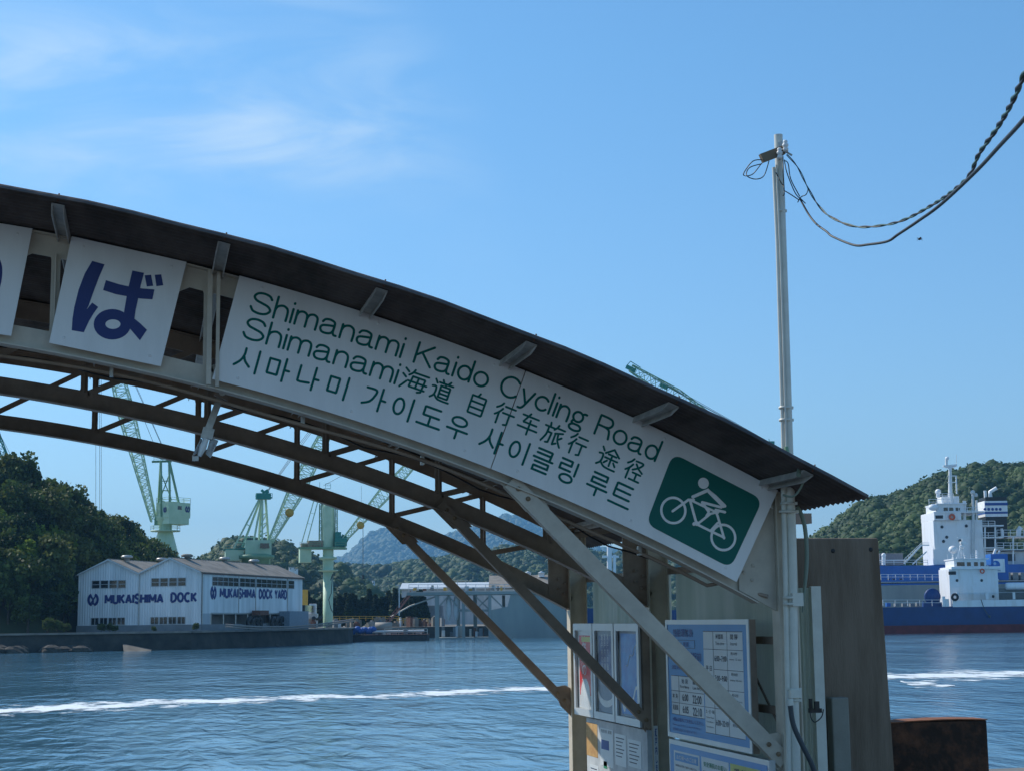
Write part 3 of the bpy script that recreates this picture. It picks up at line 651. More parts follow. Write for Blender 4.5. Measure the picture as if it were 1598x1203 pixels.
# arc-length twist
for s in range(2):
    k = MB(); pts = []; L = 0
    for i, p in enumerate(base):
        if i: L += (p-base[i-1]).length
        a = 2*pi*L/.34+pi*s; t = (base[min(i+1, len(base)-1)]-base[max(i-1, 0)]).normalized(); u = t.cross(Vector((0, 1, 0))).normalized(); v = t.cross(u)
        pts.append(p+(u*cos(a)+v*sin(a))*(.0035+.003*i/len(base)))
    # resample finely
    fine = []
    for i in range(len(pts)-1):
        for q in range(3):
            f = q/3; p = base[i].lerp(base[i+1], f); LL = 0
            fine.append((i+f, p))
    pts2 = []; L = 0; prev = None
    for (f, p) in fine:
        if prev is not None: L += (p-prev).length
        prev = p; i = int(f); t = (base[min(i+1, len(base)-1)]-base[max(i-1, 0)]).normalized(); u = t.cross(Vector((0, 1, 0))).normalized(); v = t.cross(u); a = 2*pi*L/.34+pi*s
        pts2.append(p+(u*cos(a)+v*sin(a))*(.0035+.003*i/len(base)))
    k.tube(pts2, .0062, 6, radii=[.0030+.0034*min(1, i/(len(pts2)*.8)) for i in range(len(pts2))]); k.build('cable_strand', M_CABLE_G if s else M_BLACK, tw)
C2 = [(1248, 310, 9.7), (1262, 335, 9.6), (1274, 350, 9.5), (1290, 362, 9.35), (1300, 370, 9.25), (1333, 383, 8.9), (1355, 382, 8.7), (1385, 377, 8.4), (1402, 366, 8.2), (1432, 346, 7.8), (1470, 318, 7.3), (1525, 266, 6.4), (1560, 228, 5.8), (1600, 184, 5.2), (1660, 110, 4.4)]
k = MB(); P = cable_pts(C2, 6); k.tube(P, .011, 8, radii=[.0060+.0028*min(1, i/60) for i in range(len(P))])
tag(k.build('service_cable', M_BLACK), 'smooth black cable hanging just below the twisted one', 'cable')
# the small spider below the cable
sc = onY(1435, 373.5, 7.9); k = MB(); k.sphere(sc, .0085, 8, 6, (1, 1, .8)); k.sphere(sc+Vector((.006, 0, .007)), .005, 8, 6)
for i in range(8):
    a = radians(20+45*(i % 4)-60)*(1 if i < 4 else -1); dx = cos(a)*.5; k.tube([sc, sc+Vector((.010*(1 if i < 4 else -1), -.003, .006*sin(i*1.3))), sc+Vector((.016*(1 if i < 4 else -1), 0, -.010+.006*(i % 4)))], .0008, 4)
tag(k.build('spider', M_BLACK), 'tiny dark spider hanging in the air under the black cable', 'spider')
# roof-edge drain elbow and hoses by the column
k = MB(); P = smooth([(1246, 741), (1249, 729), (1256, 729), (1256, 741), (1250, 760), (1238, 774), (1222, 772)], 5); k.tube([onY(x, y, 9.3+.25*i/len(P)) for i, (x, y) in enumerate(P)], .008, 8, radii=[.016 if i < 17 else .007 for i in range(len(P))])
tag(k.build('roof_cable', M_HOSEG), 'green sheathed cable looping over the roof edge beside the pole', 'cable')
k = MB(); P = smooth([(1244, 790), (1252, 806), (1257, 830), (1259, 870), (1256, 915), (1252, 955)], 5); k.tube([onY(x, y, 9.95) for x, y in P], .014, 8, radii=[.015]*(len(P)-8)+[.015-.0015*i for i in range(8)])
tag(k.build('drain_hose', M_HOSEG), 'faded green hose hanging right of the pole under the roof end', 'hose')
k = MB(); P = smooth([(1233, 1098), (1238, 1130), (1252, 1162), (1268, 1195), (1280, 1235)], 5); k.tube([onY(x, y, 9.7) for x, y in P], .017, 10)
h = tag(k.build('cable_conduit', M_HOSE), 'thick dark grey flexible conduit curving down from the pole', 'hose')
k = MB(); k.tube([onY(1232, 1090, 9.7), onY(1233.5, 1100, 9.7)], .022, 10); k.build('coupling', M_WHITE_P, h)
k = MB(); c = onY(1272, 1108, 9.9); k.box(c, (.075, .05, .028)); k.box(c+Vector((-.03, 0, .03)), (.014, .03, .09)); k.box(c+Vector((.0, -.03, .035)), (.03, .02, .05))
f = tag(k.build('small_floodlight', M_BLACK), 'small black fitting with a dangling wire low beside the corner trim', 'lamp')
k = MB(); P = smooth([(1264, 1108), (1266, 1120), (1272, 1126), (1282, 1118), (1285, 1106)], 5); k.tube([onY(x, y, 9.85) for x, y in P], .004, 6); k.build('wire', M_BLACK, f)

# ------------------------------------------------------------ quay, concrete slab, rusty block
b = MB(); b.span((-30, -6, DECK-.6), (30, 15.6, DECK)); q = b.build('quay', M_QUAY); tag(q, kind='structure')
Ysl = 10.75
b = MB(); TLs, TRs = onY(1238, 839, Ysl), onY(1371, 838, Ysl); BRs = onY(1395, 1203, Ysl); zt = TLs.z
xr = BRs.x+(BRs.x-TRs.x)*.55
b.prism([Vector((TLs.x, Ysl, DECK)), Vector((TLs.x, Ysl, zt)), Vector((TRs.x, Ysl, zt)), Vector((xr, Ysl, DECK))], (0, .28, 0))
sl_ = b.build('slab_panel', M_CONC, None, bevel=.012)
slab = thing('concrete_slab', (TLs.x+.3, Ysl, DECK), 'tall stained grey concrete slab standing behind the corner trim', 'slab')
sl_.parent = slab; sl_.matrix_parent_inverse = Matrix.Translation(-slab.location)
b = MB()
for (x, y) in ((1300, 859), (1359, 857)): b = MB(); c = onY(x, y, Ysl); b.lathe((c.x, Ysl-.003, c.z), [(0, 0), (.015, 0), (.017, .004)], 16, (0, 1, 0)); b.build('lifting_hole', M_BLACK, slab)

b = MB(); c0 = onY(1312, 1088, 10.6); b.box((c0.x, 10.66, (c0.z+DECK)/2), (.13, .10, c0.z-DECK)); c = b.build('concrete_post', mat('pale_concrete', (.27, .26, .22), .85, bump=.2), None, bevel=.01)
tag(c, 'short pale square post standing against the concrete slab', 'post')
Yr = 11.15; a_, b_ = onY(1389, 1127, Yr), onY(1540, 1127, Yr)
b = MB(); b.span((a_.x-.05, Yr, DECK), (b_.x, Yr+.20, a_.z-.002))
rb = thing('rusty_block', ((a_.x+b_.x)/2, Yr, DECK), 'dark rusty steel box standing at the water edge right of the slab', 'steel box')
b.build('box_body', M_RUST, rb, bevel=.008)
b = MB(); n = 14; vs = []
for i in range(n+1):
    x = a_.x-.05+(b_.x-a_.x+.055)*i/n; z = a_.z+.002+.010*max(0, sin(pi*(i-2)/(n-1)))+random.uniform(-.001, .002)
    vs += [(x, Yr-.005, z-.006), (x, Yr-.005, z+.002), (x, Yr+.205, z+.004), (x, Yr+.205, z-.006)]
b.add(vs, [(i*4+k, i*4+(k+1) % 4, i*4+4+(k+1) % 4, i*4+4+k) for i in range(n) for k in range(4)]+[(0, 1, 2, 3), (n*4+3, n*4+2, n*4+1, n*4)])
b.build('top_plate', mat('sunlit_rust', (.22, .08, .035), .9, scale=12, bump=.4), rb)  # rust coloured brighter and more orange to imitate sun on the box top

# ============================================================ NOTICE BOARDS on the side wall (they face -X)
def txt(body, origin, w, h, xd, yd, m, parent, name='lettering', bold=0.0, lift=.0015, just='fit'):
    cu = bpy.data.curves.new('t', 'FONT'); cu.body = body; cu.size = 1; cu.offset = bold; cu.resolution_u = 3
    to = bpy.data.objects.new('t', cu); COL.objects.link(to)
    dg = bpy.context.evaluated_depsgraph_get(); me = bpy.data.meshes.new_from_object(to.evaluated_get(dg))
    bpy.data.objects.remove(to); bpy.data.curves.remove(cu)
    xs = [v.co.x for v in me.vertices]; ys = [v.co.y for v in me.vertices]
    x0, x1, y0, y1 = min(xs), max(xs), min(ys), max(ys); xd = Vector(xd).normalized(); yd = Vector(yd).normalized(); n = xd.cross(yd)
    sx, sy = w/(x1-x0), h/(y1-y0); o = Vector(origin)
    for v in me.vertices: v.co = o + xd*((v.co.x-x0)*sx) + yd*((v.co.y-y0)*sy) + n*lift
    me.name = name; me.materials.clear(); me.materials.append(m)
    ob = bpy.data.objects.new(name, me); COL.objects.link(ob)
    if parent is not None:
        ob.parent = parent
        if parent.type == 'EMPTY': ob.matrix_parent_inverse = Matrix.Translation(-parent.location)
    return ob
M_PBLUE = mat('board_blue', (.02, .24, .58), .4, var=.04)
M_PWHITE = mat('board_white', (.62, .66, .68), .35, var=.03)
M_INK = mat('dark_ink', (.02, .025, .05), .5)
M_INKB = mat('blue_ink', (.02, .06, .28), .5)
M_ALU = mat('aluminium_frame', (.55, .57, .58), .35, .3, var=.05)
M_YEL = mat('pale_yellow_paper', (.62, .63, .22), .6)
M_GINK = mat('green_ink', (.02, .22, .10), .5)
def quadX(mb, X, p, th=.002):            # p: (y_far, y_near, z_low, z_high)
    return mb.span((X, p[1], p[2]), (X+th, p[0], p[3]))
XD, YD = (0, -1, 0), (0, 0, 1)
class Board:
    def __init__(s, X, corners):         # corners TL, TR, BL, BR in pixels
        P = [onX(*c, X) for c in corners]; s.X = X
        s.ya = (P[0].y+P[2].y)/2; s.yb = (P[1].y+P[3].y)/2; s.zt = (P[0].z+P[1].z)/2; s.zb = (P[2].z+P[3].z)/2
    def yz(s, px, py, X=None): p = onX(px, py, X or s.X); return p.y, p.z
    def rect(s, mb, a, b, lift, th=.0015):       # a = pixel upper-left, b = pixel lower-right
        y0, z0 = s.yz(*a); y1, z1 = s.yz(*b); mb.span((s.X-lift-th, y1, z1), (s.X-lift, y0, z0))
    def text(s, body, a, b, m, parent, lift=.006, bold=0.01):     # a = lower-left px, b = upper-right px
        y0, z0 = s.yz(*a); y1, z1 = s.yz(*b); hz = s.yz(a[0], a[1]-abs(b[1]-a[1]-0))[1]
        hgt = abs(z1-z0)
        return txt(body, (s.X-lift, y0, z0), abs(y0-y1), hgt, XD, YD, m, parent, bold=bold, lift=.0)
tb = Board(3.955, ((1038, 963), (1171, 970), (1045, 1146), (1174, 1178)))
T = thing('timetable_board', (tb.X, (tb.ya+tb.yb)/2, tb.zb), 'large blue framed ferry timetable board with two white tables, behind the front brace', 'notice board')
b = MB(); b.span((tb.X, tb.yb, tb.zb), (tb.X+.045, tb.ya, tb.zt)); b.build('backing_box', M_CREAM_IN, T)
b = MB(); f = .035
for q in (((tb.ya, tb.yb, tb.zt-f, tb.zt)), ((tb.ya, tb.yb, tb.zb, tb.zb+f)), ((tb.ya, tb.ya-f*1.2, tb.zb+f, tb.zt-f)), ((tb.yb+f*1.2, tb.yb, tb.zb+f, tb.zt-f))):
    b.span((tb.X-.008, q[1], q[2]), (tb.X-.0005, q[0], q[3]))
b.build('frame', M_ALU, T)
b = MB(); b.span((tb.X-.003, tb.yb+f*1.2, tb.zb+f), (tb.X-.0005, tb.ya-f*1.2, tb.zt-f)); b.build('blue_panel', M_PBLUE, T)
b = MB(); b2 = MB()
H_ = tb.zt-tb.zb; W_ = tb.ya-tb.yb
def bz(u, v): return (tb.ya-u*W_, tb.zt-v*H_)      # fractions from upper left
def brect(mb, u0, v0, u1, v1, lift, th=.0012): mb.span((tb.X-lift-th, tb.ya-u1*W_, tb.zt-v1*H_), (tb.X-lift, tb.ya-u0*W_, tb.zt-v0*H_))
brect(b, .06, .475, .475, .80, .0032); brect(b, .485, .095, .93, .905, .0032); b.build('white_table', M_PWHITE, T)
for (u0, v0, u1, v1) in ((.06, .472, .475, .477), (.06, .60, .475, .604), (.06, .70, .475, .704), (.06, .798, .475, .802), (.16, .475, .163, .80), (.485, .092, .93, .097), (.485, .235, .93, .239), (.60, .393, .93, .397), (.60, .55, .93, .554), (.485, .70, .93, .704), (.485, .903, .93, .907), (.60, .095, .603, .905), (.76, .095, .762, .905), (.06, .17, .38, .173), (.06, .235, .38, .238), (.377, .17, .38, .238)):
    brect(b2, u0, v0, u1, v1, .0048, .0008)
b2.build('table_lines', M_INK, T)
def bt_(body, u0, v0, u1, v1, m=M_INK, bold=.012): y, z = bz(u0, v1); return txt(body, (tb.X-.0062, y, z), (u1-u0)*W_, (v1-v0)*H_, XD, YD, m, T, bold=bold, lift=0)
for a in (('船舶運航表', .10, .075, .36, .145, M_INKB, .02), ('向島 ⇔ 尾道', .09, .185, .30, .225, M_INKB), ('尾道駅前', .24, .27, .455, .34, M_INKB, .015), ('渡船 のりば', .07, .385, .455, .42, M_INKB),
          ('始 発', .20, .495, .28, .535), ('最 終', .34, .495, .42, .535), ('First ferry      Last ferry', .18, .55, .45, .58), ('本 島', .075, .625, .145, .665), ('6:00', .205, .62, .28, .68), ('22:00', .335, .62, .445, .69),
          ('尾道側', .075, .72, .145, .765), ('6:05', .205, .72, .28, .78), ('22:10', .335, .72, .445, .79), ('※運賃は船内にてお支払いください。', .07, .825, .46, .86, M_INKB), ('Please pay the fare on board the ferry.', .07, .88, .42, .90, M_INKB, .0), ('運航時間は変更になる場合があります。', .07, .915, .38, .94, M_INKB, .0),
          ('時間帯', .635, .115, .72, .155), ('間 隔', .80, .115, .88, .155), ('Time zone', .63, .175, .73, .20, M_INK, .0), ('Interval', .80, .175, .87, .20, M_INK, .0), ('6:00~7:00', .615, .285, .75, .33), ('約12分', .80, .25, .87, .275), ('every 12 min', .785, .30, .91, .32, M_INK, 0), ('平 日', .51, .37, .58, .41),
          ('Weekdays', .505, .44, .59, .46, M_INK, 0), ('7:00~9:00', .615, .44, .75, .485), ('約10分', .80, .41, .87, .435), ('every 10 min', .785, .46, .91, .48, M_INK, 0), ('9:00~18:00', .612, .60, .752, .645), ('約12分', .80, .57, .87, .595), ('every 12 min', .785, .62, .91, .64, M_INK, 0),
          ('土・日・祝', .495, .72, .59, .75), ('Saturdays', .50, .775, .59, .79, M_INK, 0), ('Sundays', .50, .81, .58, .825, M_INK, 0), ('holidays', .50, .85, .58, .865, M_INK, 0), ('6:00~22:10', .612, .79, .752, .835), ('約12分', .80, .80, .87, .825)):
    bt_(*a)
# lower board
lb_top = tb.zb-.02; zb2 = lb_top-.62; yr = onX(1200, 1190, tb.X).y
L2 = thing('rules_board', (tb.X, (tb.ya+yr)/2, zb2), 'blue notice board under the timetable, holding three pages with blue, green and yellow headings', 'notice board')
b = MB(); b.span((tb.X, yr, zb2), (tb.X+.045, tb.ya, lb_top)); b.build('backing_box', M_ALU, L2)
b = MB(); b.span((tb.X-.003, yr+.03, zb2+.03), (tb.X-.0005, tb.ya-.03, lb_top-.035)); b.build('blue_panel', mat('vivid_board_blue', (.03, .24, .60), .35, var=.05), L2)
W2 = tb.ya-yr
def lr(mb, u0, v0, u1, v1, lift, th=.0012): mb.span((tb.X-lift-th, tb.ya-u1*W2, lb_top-v1), (tb.X-lift, tb.ya-u0*W2, lb_top-v0))
for (u0, u1, m) in ((.06, .345, M_PWHITE), (.365, .64, M_PWHITE), (.655, .93, M_YEL)):
    b = MB(); lr(b, u0, .075, u1, .56, .0033); b.build('page', m, L2)
b = MB(); lr(b, .075, .09, .33, .15, .005); b.build('heading_band', M_PBLUE, L2)
def lt_(body, u0, v0, u1, v1, m): return txt(body, (tb.X-.007, tb.ya-u0*W2, lb_top-v1), (u1-u0)*W2, v1-v0, XD, YD, m, L2, bold=.012, lift=0)
lt_('お客様へのご注意', .095, .105, .315, .137, M_PWHITE); lt_('安全運航のお願い', .39, .105, .62, .142, M_GINK); lt_('運 賃 表', .69, .10, .88, .15, M_INK)
for i in range(6): lt_('自転車は必ず降りて船内へお進み下さい', .08, .175+i*.05, .32, .192+i*.05, M_INK)
for i in range(6): lt_('乗船中は係員の指示に従って下さい', .38, .17+i*.055, .62, .195+i*.055, M_INK)
# poster case with three doors
XC = 3.875
pc = Board(XC, ((898, 970), (1003, 975), (901, 1111), (1004, 1137)))
P_ = thing('poster_case', (XC, (pc.ya+pc.yb)/2, pc.zb), 'three-door aluminium poster case with red, navy and blue posters between two columns', 'display case')
b = MB(); b.span((XC, pc.yb, pc.zb), (XC+.11, pc.ya, pc.zt)); b.build('case_body', M_CREAM_IN, P_)
H3 = pc.zt-pc.zb; W3 = pc.ya-pc.yb
M_PANE = bpy.data.materials.new('clear_pane'); M_PANE.use_nodes = True
def pane_nodes():
    N = M_PANE.node_tree.nodes; L = M_PANE.node_tree.links; N.remove(N['Principled BSDF'])
    t = N.new('ShaderNodeBsdfTransparent'); g = N.new('ShaderNodeBsdfGlossy'); g.inputs['Roughness'].default_value = .03; m = N.new('ShaderNodeMixShader'); m.inputs[0].default_value = .03
    L.new(t.outputs[0], m.inputs[1]); L.new(g.outputs[0], m.inputs[2]); L.new(m.outputs[0], N['Material Output'].inputs[0])
pane_nodes()
M_RED = mat('poster_red', (.62, .015, .02), .4, scale=5, col2=(.70, .14, .10), contrast=(.45, .7)); M_NV = mat('poster_navy', (.02, .05, .20), .4, scale=6, col2=(.10, .16, .34), contrast=(.5, .7)); M_MAP = mat('poster_blue', (.005, .16, .55), .4, scale=7, col2=(.03, .30, .70), contrast=(.4, .7))
edges = [0, .325, .65, 1]
def pr(mb, u0, v0, u1, v1, lift, th=.0012): mb.span((XC-lift-th, pc.ya-u1*W3, pc.zt-v1*H3), (XC-lift, pc.ya-u0*W3, pc.zt-v0*H3))
for i in range(3):
    u0, u1 = edges[i]+.006, edges[i+1]-.006; fr = MB(); ft = .028
    for (a0_, c0_, a1_, c1_) in ((u0, 0, u1, .075), (u0, .925, u1, 1), (u0, .075, u0+ft, .925), (u1-ft, .075, u1, .925)): pr(fr, a0_, c0_, a1_, c1_, .012, .018)
    d = fr.build('door_frame', M_ALU, P_)
    b = MB(); pr(b, u0+ft, .075, u1-ft, .925, .020, .003); b.build('glass_pane', M_PANE, d)
    b = MB(); pr(b, u0+ft, .075, u1-ft, .925, .0005, .002); b.build('poster_backing', M_PWHITE if i == 0 else mat('poster_grey_blue', (.22, .28, .36), .5), P_)
    b = MB()
    if i < 2: pr(b, u0+ft+.03, .13, u1-ft-.02, .78 if i == 0 else .55, .004)
    else: pr(b, u0+ft+.03, .10, u1-ft-.01, .90, .004)
    pst = b.build('poster', (M_RED, M_NV, M_MAP)[i], P_)
    if i == 2:
        b = MB(); V = [(u0+ft+.04+(u1-u0-2*ft-.06)*k/12, .78-.18*(k/12)**2+.04*sin(k*1.1), .05+.02*sin(k)) for k in range(13)]
        vs = []
        for (u, v, w) in V: vs += [(XC-.0062, pc.ya-u*W3, pc.zt-v*H3), (XC-.0062, pc.ya-u*W3, pc.zt-(v+w)*H3)]
        b.add(vs, [(2*k, 2*k+2, 2*k+3, 2*k+1) for k in range(12)])
        V = [(u0+ft+.10+(u1-u0-2*ft-.12)*k/8, .42-.22*(k/8)+.03*sin(k*1.7)) for k in range(9)]
        b.tube([(XC-.006, pc.ya-u*W3, pc.zt-v*H3) for u, v in V], .003, 4); b.build('map_artwork', M_PWHITE, pst)
    if i == 0:
        y_, z_ = pc.ya-(u0+.10)*W3, pc.zt-.72*H3; txt('渡\n船\nの\n旅', (XC-.0062, y_, z_), .16, .48, XD, YD, M_PWHITE, pst, bold=.01, lift=0)
        b = MB(); pr(b, u0+.10, .145, u1-.07, .20, .0055); b.build('heading_band', M_YEL, pst)
        b = MB(); b.lathe((XC-.004, pc.ya-(u0+.15)*W3, pc.zt-.80*H3), [(0, -.003), (.16, -.002), (.165, 0)], 20, (1, 0, 0)); b.build('white_badge', M_PWHITE, pst)
    if i == 1:
        y_, z_ = pc.ya-(u0+.09)*W3, pc.zt-.55*H3
        for q in (0, .055, .11): txt('瀬\n戸\n内\nの\n島\nへ', (XC-.0062, y_-q*1.6, z_+.02*q), .055, .36, XD, YD, M_PWHITE, pst, bold=.0, lift=0)
        b = MB(); vs = []
        for k in range(13):
            a = pi*k/12; vs += [(XC-.0062, pc.ya-(.487-.11*cos(a))*W3, pc.zt-(.70+.10*sin(a))*H3), (XC-.0062, pc.ya-(.487-.13*cos(a))*W3, pc.zt-(.73+.14*sin(a))*H3)]
        b.add(vs, [(2*k, 2*k+2, 2*k+3, 2*k+1) for k in range(12)]); b.build('white_sweep', M_PWHITE, P_)
# white pin board below
wb = Board(XC+.02, ((915, 1117), (1010, 1147), (915, 1210), (1012, 1260))); zt3 = pc.zb-.02; ya3, yb3 = onX(915, 1120, XC+.02).y, onX(1010, 1147, XC+.02).y
WBD = thing('pin_board', (XC, (ya3+yb3)/2, zt3-.75), 'dirty white pin board with a wood-coloured picture and pinned papers below the poster case', 'notice board')
b = MB(); b.span((XC+.02, yb3, zt3-.75), (XC+.10, ya3, zt3)); b.build('board_panel', mat('dirty_white_board', (.38, .42, .45), .6, scale=4, col2=(.58, .62, .64)), WBD)
def wr_(mb, u0, v0, u1, v1, lift, th=.0012): W = ya3-yb3; mb.span((XC+.02-lift-th, ya3-u1*W, zt3-v1), (XC+.02-lift, ya3-u0*W, zt3-v0))
b = MB(); wr_(b, .0, .04, .20, .33, .001); b.build('picture', mat('wood_picture', (.42, .22, .07), .6, scale=9, col2=(.60, .38, .13)), WBD)
b = MB(); wr_(b, .25, .06, .47, .38, .001); pg_ = b.build('pinned_page', M_PWHITE, WBD)
b = MB(); wr_(b, .27, .16, .40, .24, .0025); b.build('printed_picture', M_INKB, pg_)
b = MB(); wr_(b, .30, .34, .36, .40, .001); b.build('green_card', M_GINK, WBD)
W = ya3-yb3
for (u_, v_, w_, h_, m_) in ((.50, .08, .18, .26, M_PWHITE), (.71, .10, .20, .22, M_PWHITE), (.74, .40, .18, .24, M_PWHITE), (.05, .40, .16, .22, M_PWHITE), (.27, .46, .18, .22, M_YEL)):
    b = MB(); wr_(b, u_, v_, u_+w_, v_+h_, .001); pg_2 = b.build('pinned_page', m_, WBD)
    for q in range(6): b = MB(); wr_(b, u_+.02, v_+.03+q*.03, u_+w_-.03-.02*(q % 3), v_+.038+q*.03, .0028, .0008); b.build('printed_line', M_INK, pg_2)
txt('時刻表 運賃', (XC+.017, ya3-.27*W, zt3-.10), .18*W, .03, XD, YD, M_INK, pg_, lift=0)
b = MB(); wr_(b, .52, .42, .72, .70, .001); pg2 = b.build('pinned_page', M_PWHITE, WBD)
txt('お知らせ', (XC+.017, ya3-.54*W, zt3-.465), .16*W, .022, XD, YD, M_RED, pg2, lift=0)
# vertical strip label on the mid column
vs_ = onY(1024.5, 1160, 12.42); t = MB(); t.box((vs_.x, 12.432, vs_.z-.12), (.035, .003, .52)); ls = t.build('column_label', M_PWHITE)
tag(ls, 'narrow white vertical label strip stuck on the middle column', 'label')
txt('瀬\n戸\n内\nし\nま\nな\nみ', (vs_.x-.010, 12.4295, vs_.z-.36), .020, .48, (1, 0, 0), (0, 0, 1), M_INKB, ls, bold=.02, lift=0)

# ============================================================ WATER, LAND, HILLS
def water_mat():
    m = bpy.data.materials.new('sea_water'); m.use_nodes = True; N = m.node_tree.nodes; L = m.node_tree.links; b = N['Principled BSDF']
    b.inputs['Base Color'].default_value = (.075, .20, .30, 1); b.inputs['Roughness'].default_value = .06; b.inputs['IOR'].default_value = 1.33
    tc = N.new('ShaderNodeTexCoord')
    def noise(sc, rz, stretch, det=4, dist=0):
        mp = N.new('ShaderNodeMapping'); mp.inputs['Rotation'].default_value = (0, 0, rz); mp.inputs['Scale'].default_value = stretch; L.new(tc.outputs['Object'], mp.inputs[0])
        n = N.new('ShaderNodeTexNoise'); n.inputs['Scale'].default_value = sc; n.inputs['Detail'].default_value = det; n.inputs['Distortion'].default_value = dist; L.new(mp.outputs[0], n.inputs[0]); return n.outputs[0]
    a = noise(.95, -PSI, (1.25, .42, 1), 8, .5); c = noise(.20, -PSI+.15, (1, .45, 1), 4, .4); d = noise(.022, PSI+.05, (.3, 1, 1), 5, .8)
    s1 = N.new('ShaderNodeMath'); s1.operation = 'MULTIPLY_ADD'; s1.inputs[1].default_value = 2.0; L.new(c, s1.inputs[0]); L.new(a, s1.inputs[2])
    mr = N.new('ShaderNodeMapRange'); mr.inputs[1].default_value = .42; mr.inputs[2].default_value = .64; mr.inputs[3].default_value = .35; mr.inputs[4].default_value = 1.0; L.new(d, mr.inputs[0])
    bp = N.new('ShaderNodeBump'); bp.inputs['Distance'].default_value = .30; L.new(mr.outputs[0], bp.inputs['Strength']); L.new(s1.outputs[0], bp.inputs['Height']); L.new(bp.outputs[0], b.inputs['Normal'])
    return m
def ctr(lat, dep, z): v = FH*dep+R0*lat; return Vector((v.x, v.y, z))
b = MB(); b.add([ctr(-9000, 15.6, WATER), ctr(9000, 15.6, WATER), ctr(9000, 12000, WATER), ctr(-9000, 12000, WATER)], [(0, 1, 2, 3)])
b.add([ctr(-9000, 15.6, WATER), ctr(9000, 15.6, WATER), ctr(9000, -600, WATER), ctr(-9000, -600, WATER)], [(0, 1, 2, 3)])
w = b.build('water', water_mat()); tag(w, kind='structure')
# boat wakes
def foam_mat():
    m = bpy.data.materials.new('wake_foam'); m.use_nodes = True; N = m.node_tree.nodes; L = m.node_tree.links; b = N['Principled BSDF']
    b.inputs['Base Color'].default_value = (.72, .78, .80, 1); b.inputs['Roughness'].default_value = .8
    tc = N.new('ShaderNodeTexCoord'); mp = N.new('ShaderNodeMapping'); mp.inputs['Rotation'].default_value = (0, 0, PSI); mp.inputs['Scale'].default_value = (.55, .30, 1); L.new(tc.outputs['Object'], mp.inputs[0])
    n = N.new('ShaderNodeTexNoise'); n.inputs['Scale'].default_value = 1.1; n.inputs['Detail'].default_value = 7; n.inputs['Roughness'].default_value = .7; L.new(mp.outputs[0], n.inputs[0])
    uv = N.new('ShaderNodeUVMap'); sx = N.new('ShaderNodeSeparateXYZ'); L.new(uv.outputs[0], sx.inputs[0])
    q = N.new('ShaderNodeMath'); q.operation = 'PINGPONG'; q.inputs[1].default_value = .5; L.new(sx.outputs[1], q.inputs[0])
    n2 = N.new('ShaderNodeMath'); n2.operation = 'MULTIPLY_ADD'; n2.inputs[1].default_value = 2.4; n2.inputs[2].default_value = -.7; L.new(n.outputs[0], n2.inputs[0]); ad = N.new('ShaderNodeMath'); ad.operation = 'ADD'; L.new(n2.outputs[0], ad.inputs[0]); L.new(q.outputs[0], ad.inputs[1])
    mr = N.new('ShaderNodeMapRange'); mr.inputs[1].default_value = .64; mr.inputs[2].default_value = .92; L.new(ad.outputs[0], mr.inputs[0])
    t = N.new('ShaderNodeBsdfTransparent'); mx = N.new('ShaderNodeMixShader'); L.new(mr.outputs[0], mx.inputs[0]); L.new(t.outputs[0], mx.inputs[1]); L.new(b.outputs[0], mx.inputs[2]); L.new(mx.outputs[0], N['Material Output'].inputs[0])
    return m
FOAM = foam_mat()
def on_water(px, py, z=WATER): d = ray(px, py); return d*(z/d.z)
def wake(pts, label):
    n = len(pts); vs = []; me = bpy.data.meshes.new('wake_foam')
    for (x, y, h) in pts: vs += [tuple(on_water(x, y-h, WATER+.02)), tuple(on_water(x, y+h, WATER+.02))]
    me.from_pydata(vs, [], [(2*i, 2*i+1, 2*i+3, 2*i+2) for i in range(n-1)]); uv = me.uv_layers.new(name='UVMap')
    for poly in me.polygons:
        for li in poly.loop_indices: vi = me.loops[li].vertex_index; uv.data[li].uv = (vi//2, vi % 2)
    me.materials.append(FOAM); o = bpy.data.objects.new('wake_foam', me); COL.objects.link(o); tag(o, label, 'foam', kind='stuff')
wake([(-60, 1113, 9), (0, 1109, 9), (100, 1104, 9), (200, 1101, 8), (230, 1098, 8), (340, 1094, 7), (450, 1089, 6), (560, 1086, 5), (620, 1084, 6), (690, 1081, 7), (760, 1077, 7), (800, 1075, 5), (900, 1074, 5), (1100, 1064, 5), (1390, 1055, 7), (1450, 1054, 9), (1530, 1053, 9), (1598, 1050, 7), (1700, 1046, 7)], 'long white boat wake lying across the water')
wake([(1405, 1062, 2), (1430, 1067, 6), (1470, 1069, 3), (1490, 1069, 1)], 'small foam patch just below the long wake at right')

# shipyard land: sloping dark seawall along the shore
shore = [(-400, 236), (-100, 237), (0, 238), (100, 243), (200, 247), (300, 252), (400, 268), (470, 285), (545, 312), (560, 352), (640, 372), (760, 378), (900, 385), (1200, 410), (1900, 430)]
Pf = [ground(x, d, WATER-.3) for x, d in shore]; Pt = [ground(x+(-2 if d < 320 else 0), d+1.2, YARD) for x, d in shore]
b = MB(); n = len(Pf); bk = [ground(x, 700, YARD) for x, d in shore]
rows = []
for i in range(n): rows += [Pf[i], Pt[i]+Vector((0, 0, -.02))]
b.add(rows, [(2*i, 2*i+2, 2*i+3, 2*i+1) for i in range(n-1)])
sw = b.build('seawall', M_SEAWALL); tag(sw, 'long dark sloping seawall along the far shore', 'seawall')
b = MB()
for i in range(n-1):
    if shore[i][0] >= 0 and shore[i+1][0] <= 560: b.bar(Pt[i]+Vector((0, 0, .12)), Pt[i+1]+Vector((0, 0, .12)), .7, .3)
b.build('coping', mat('seawall_coping', (.15, .135, .115), .9, scale=.4, col2=(.26, .235, .2)), sw)
b = MB(); rr = []
for i in range(n): rr += [Pt[i], bk[i]]
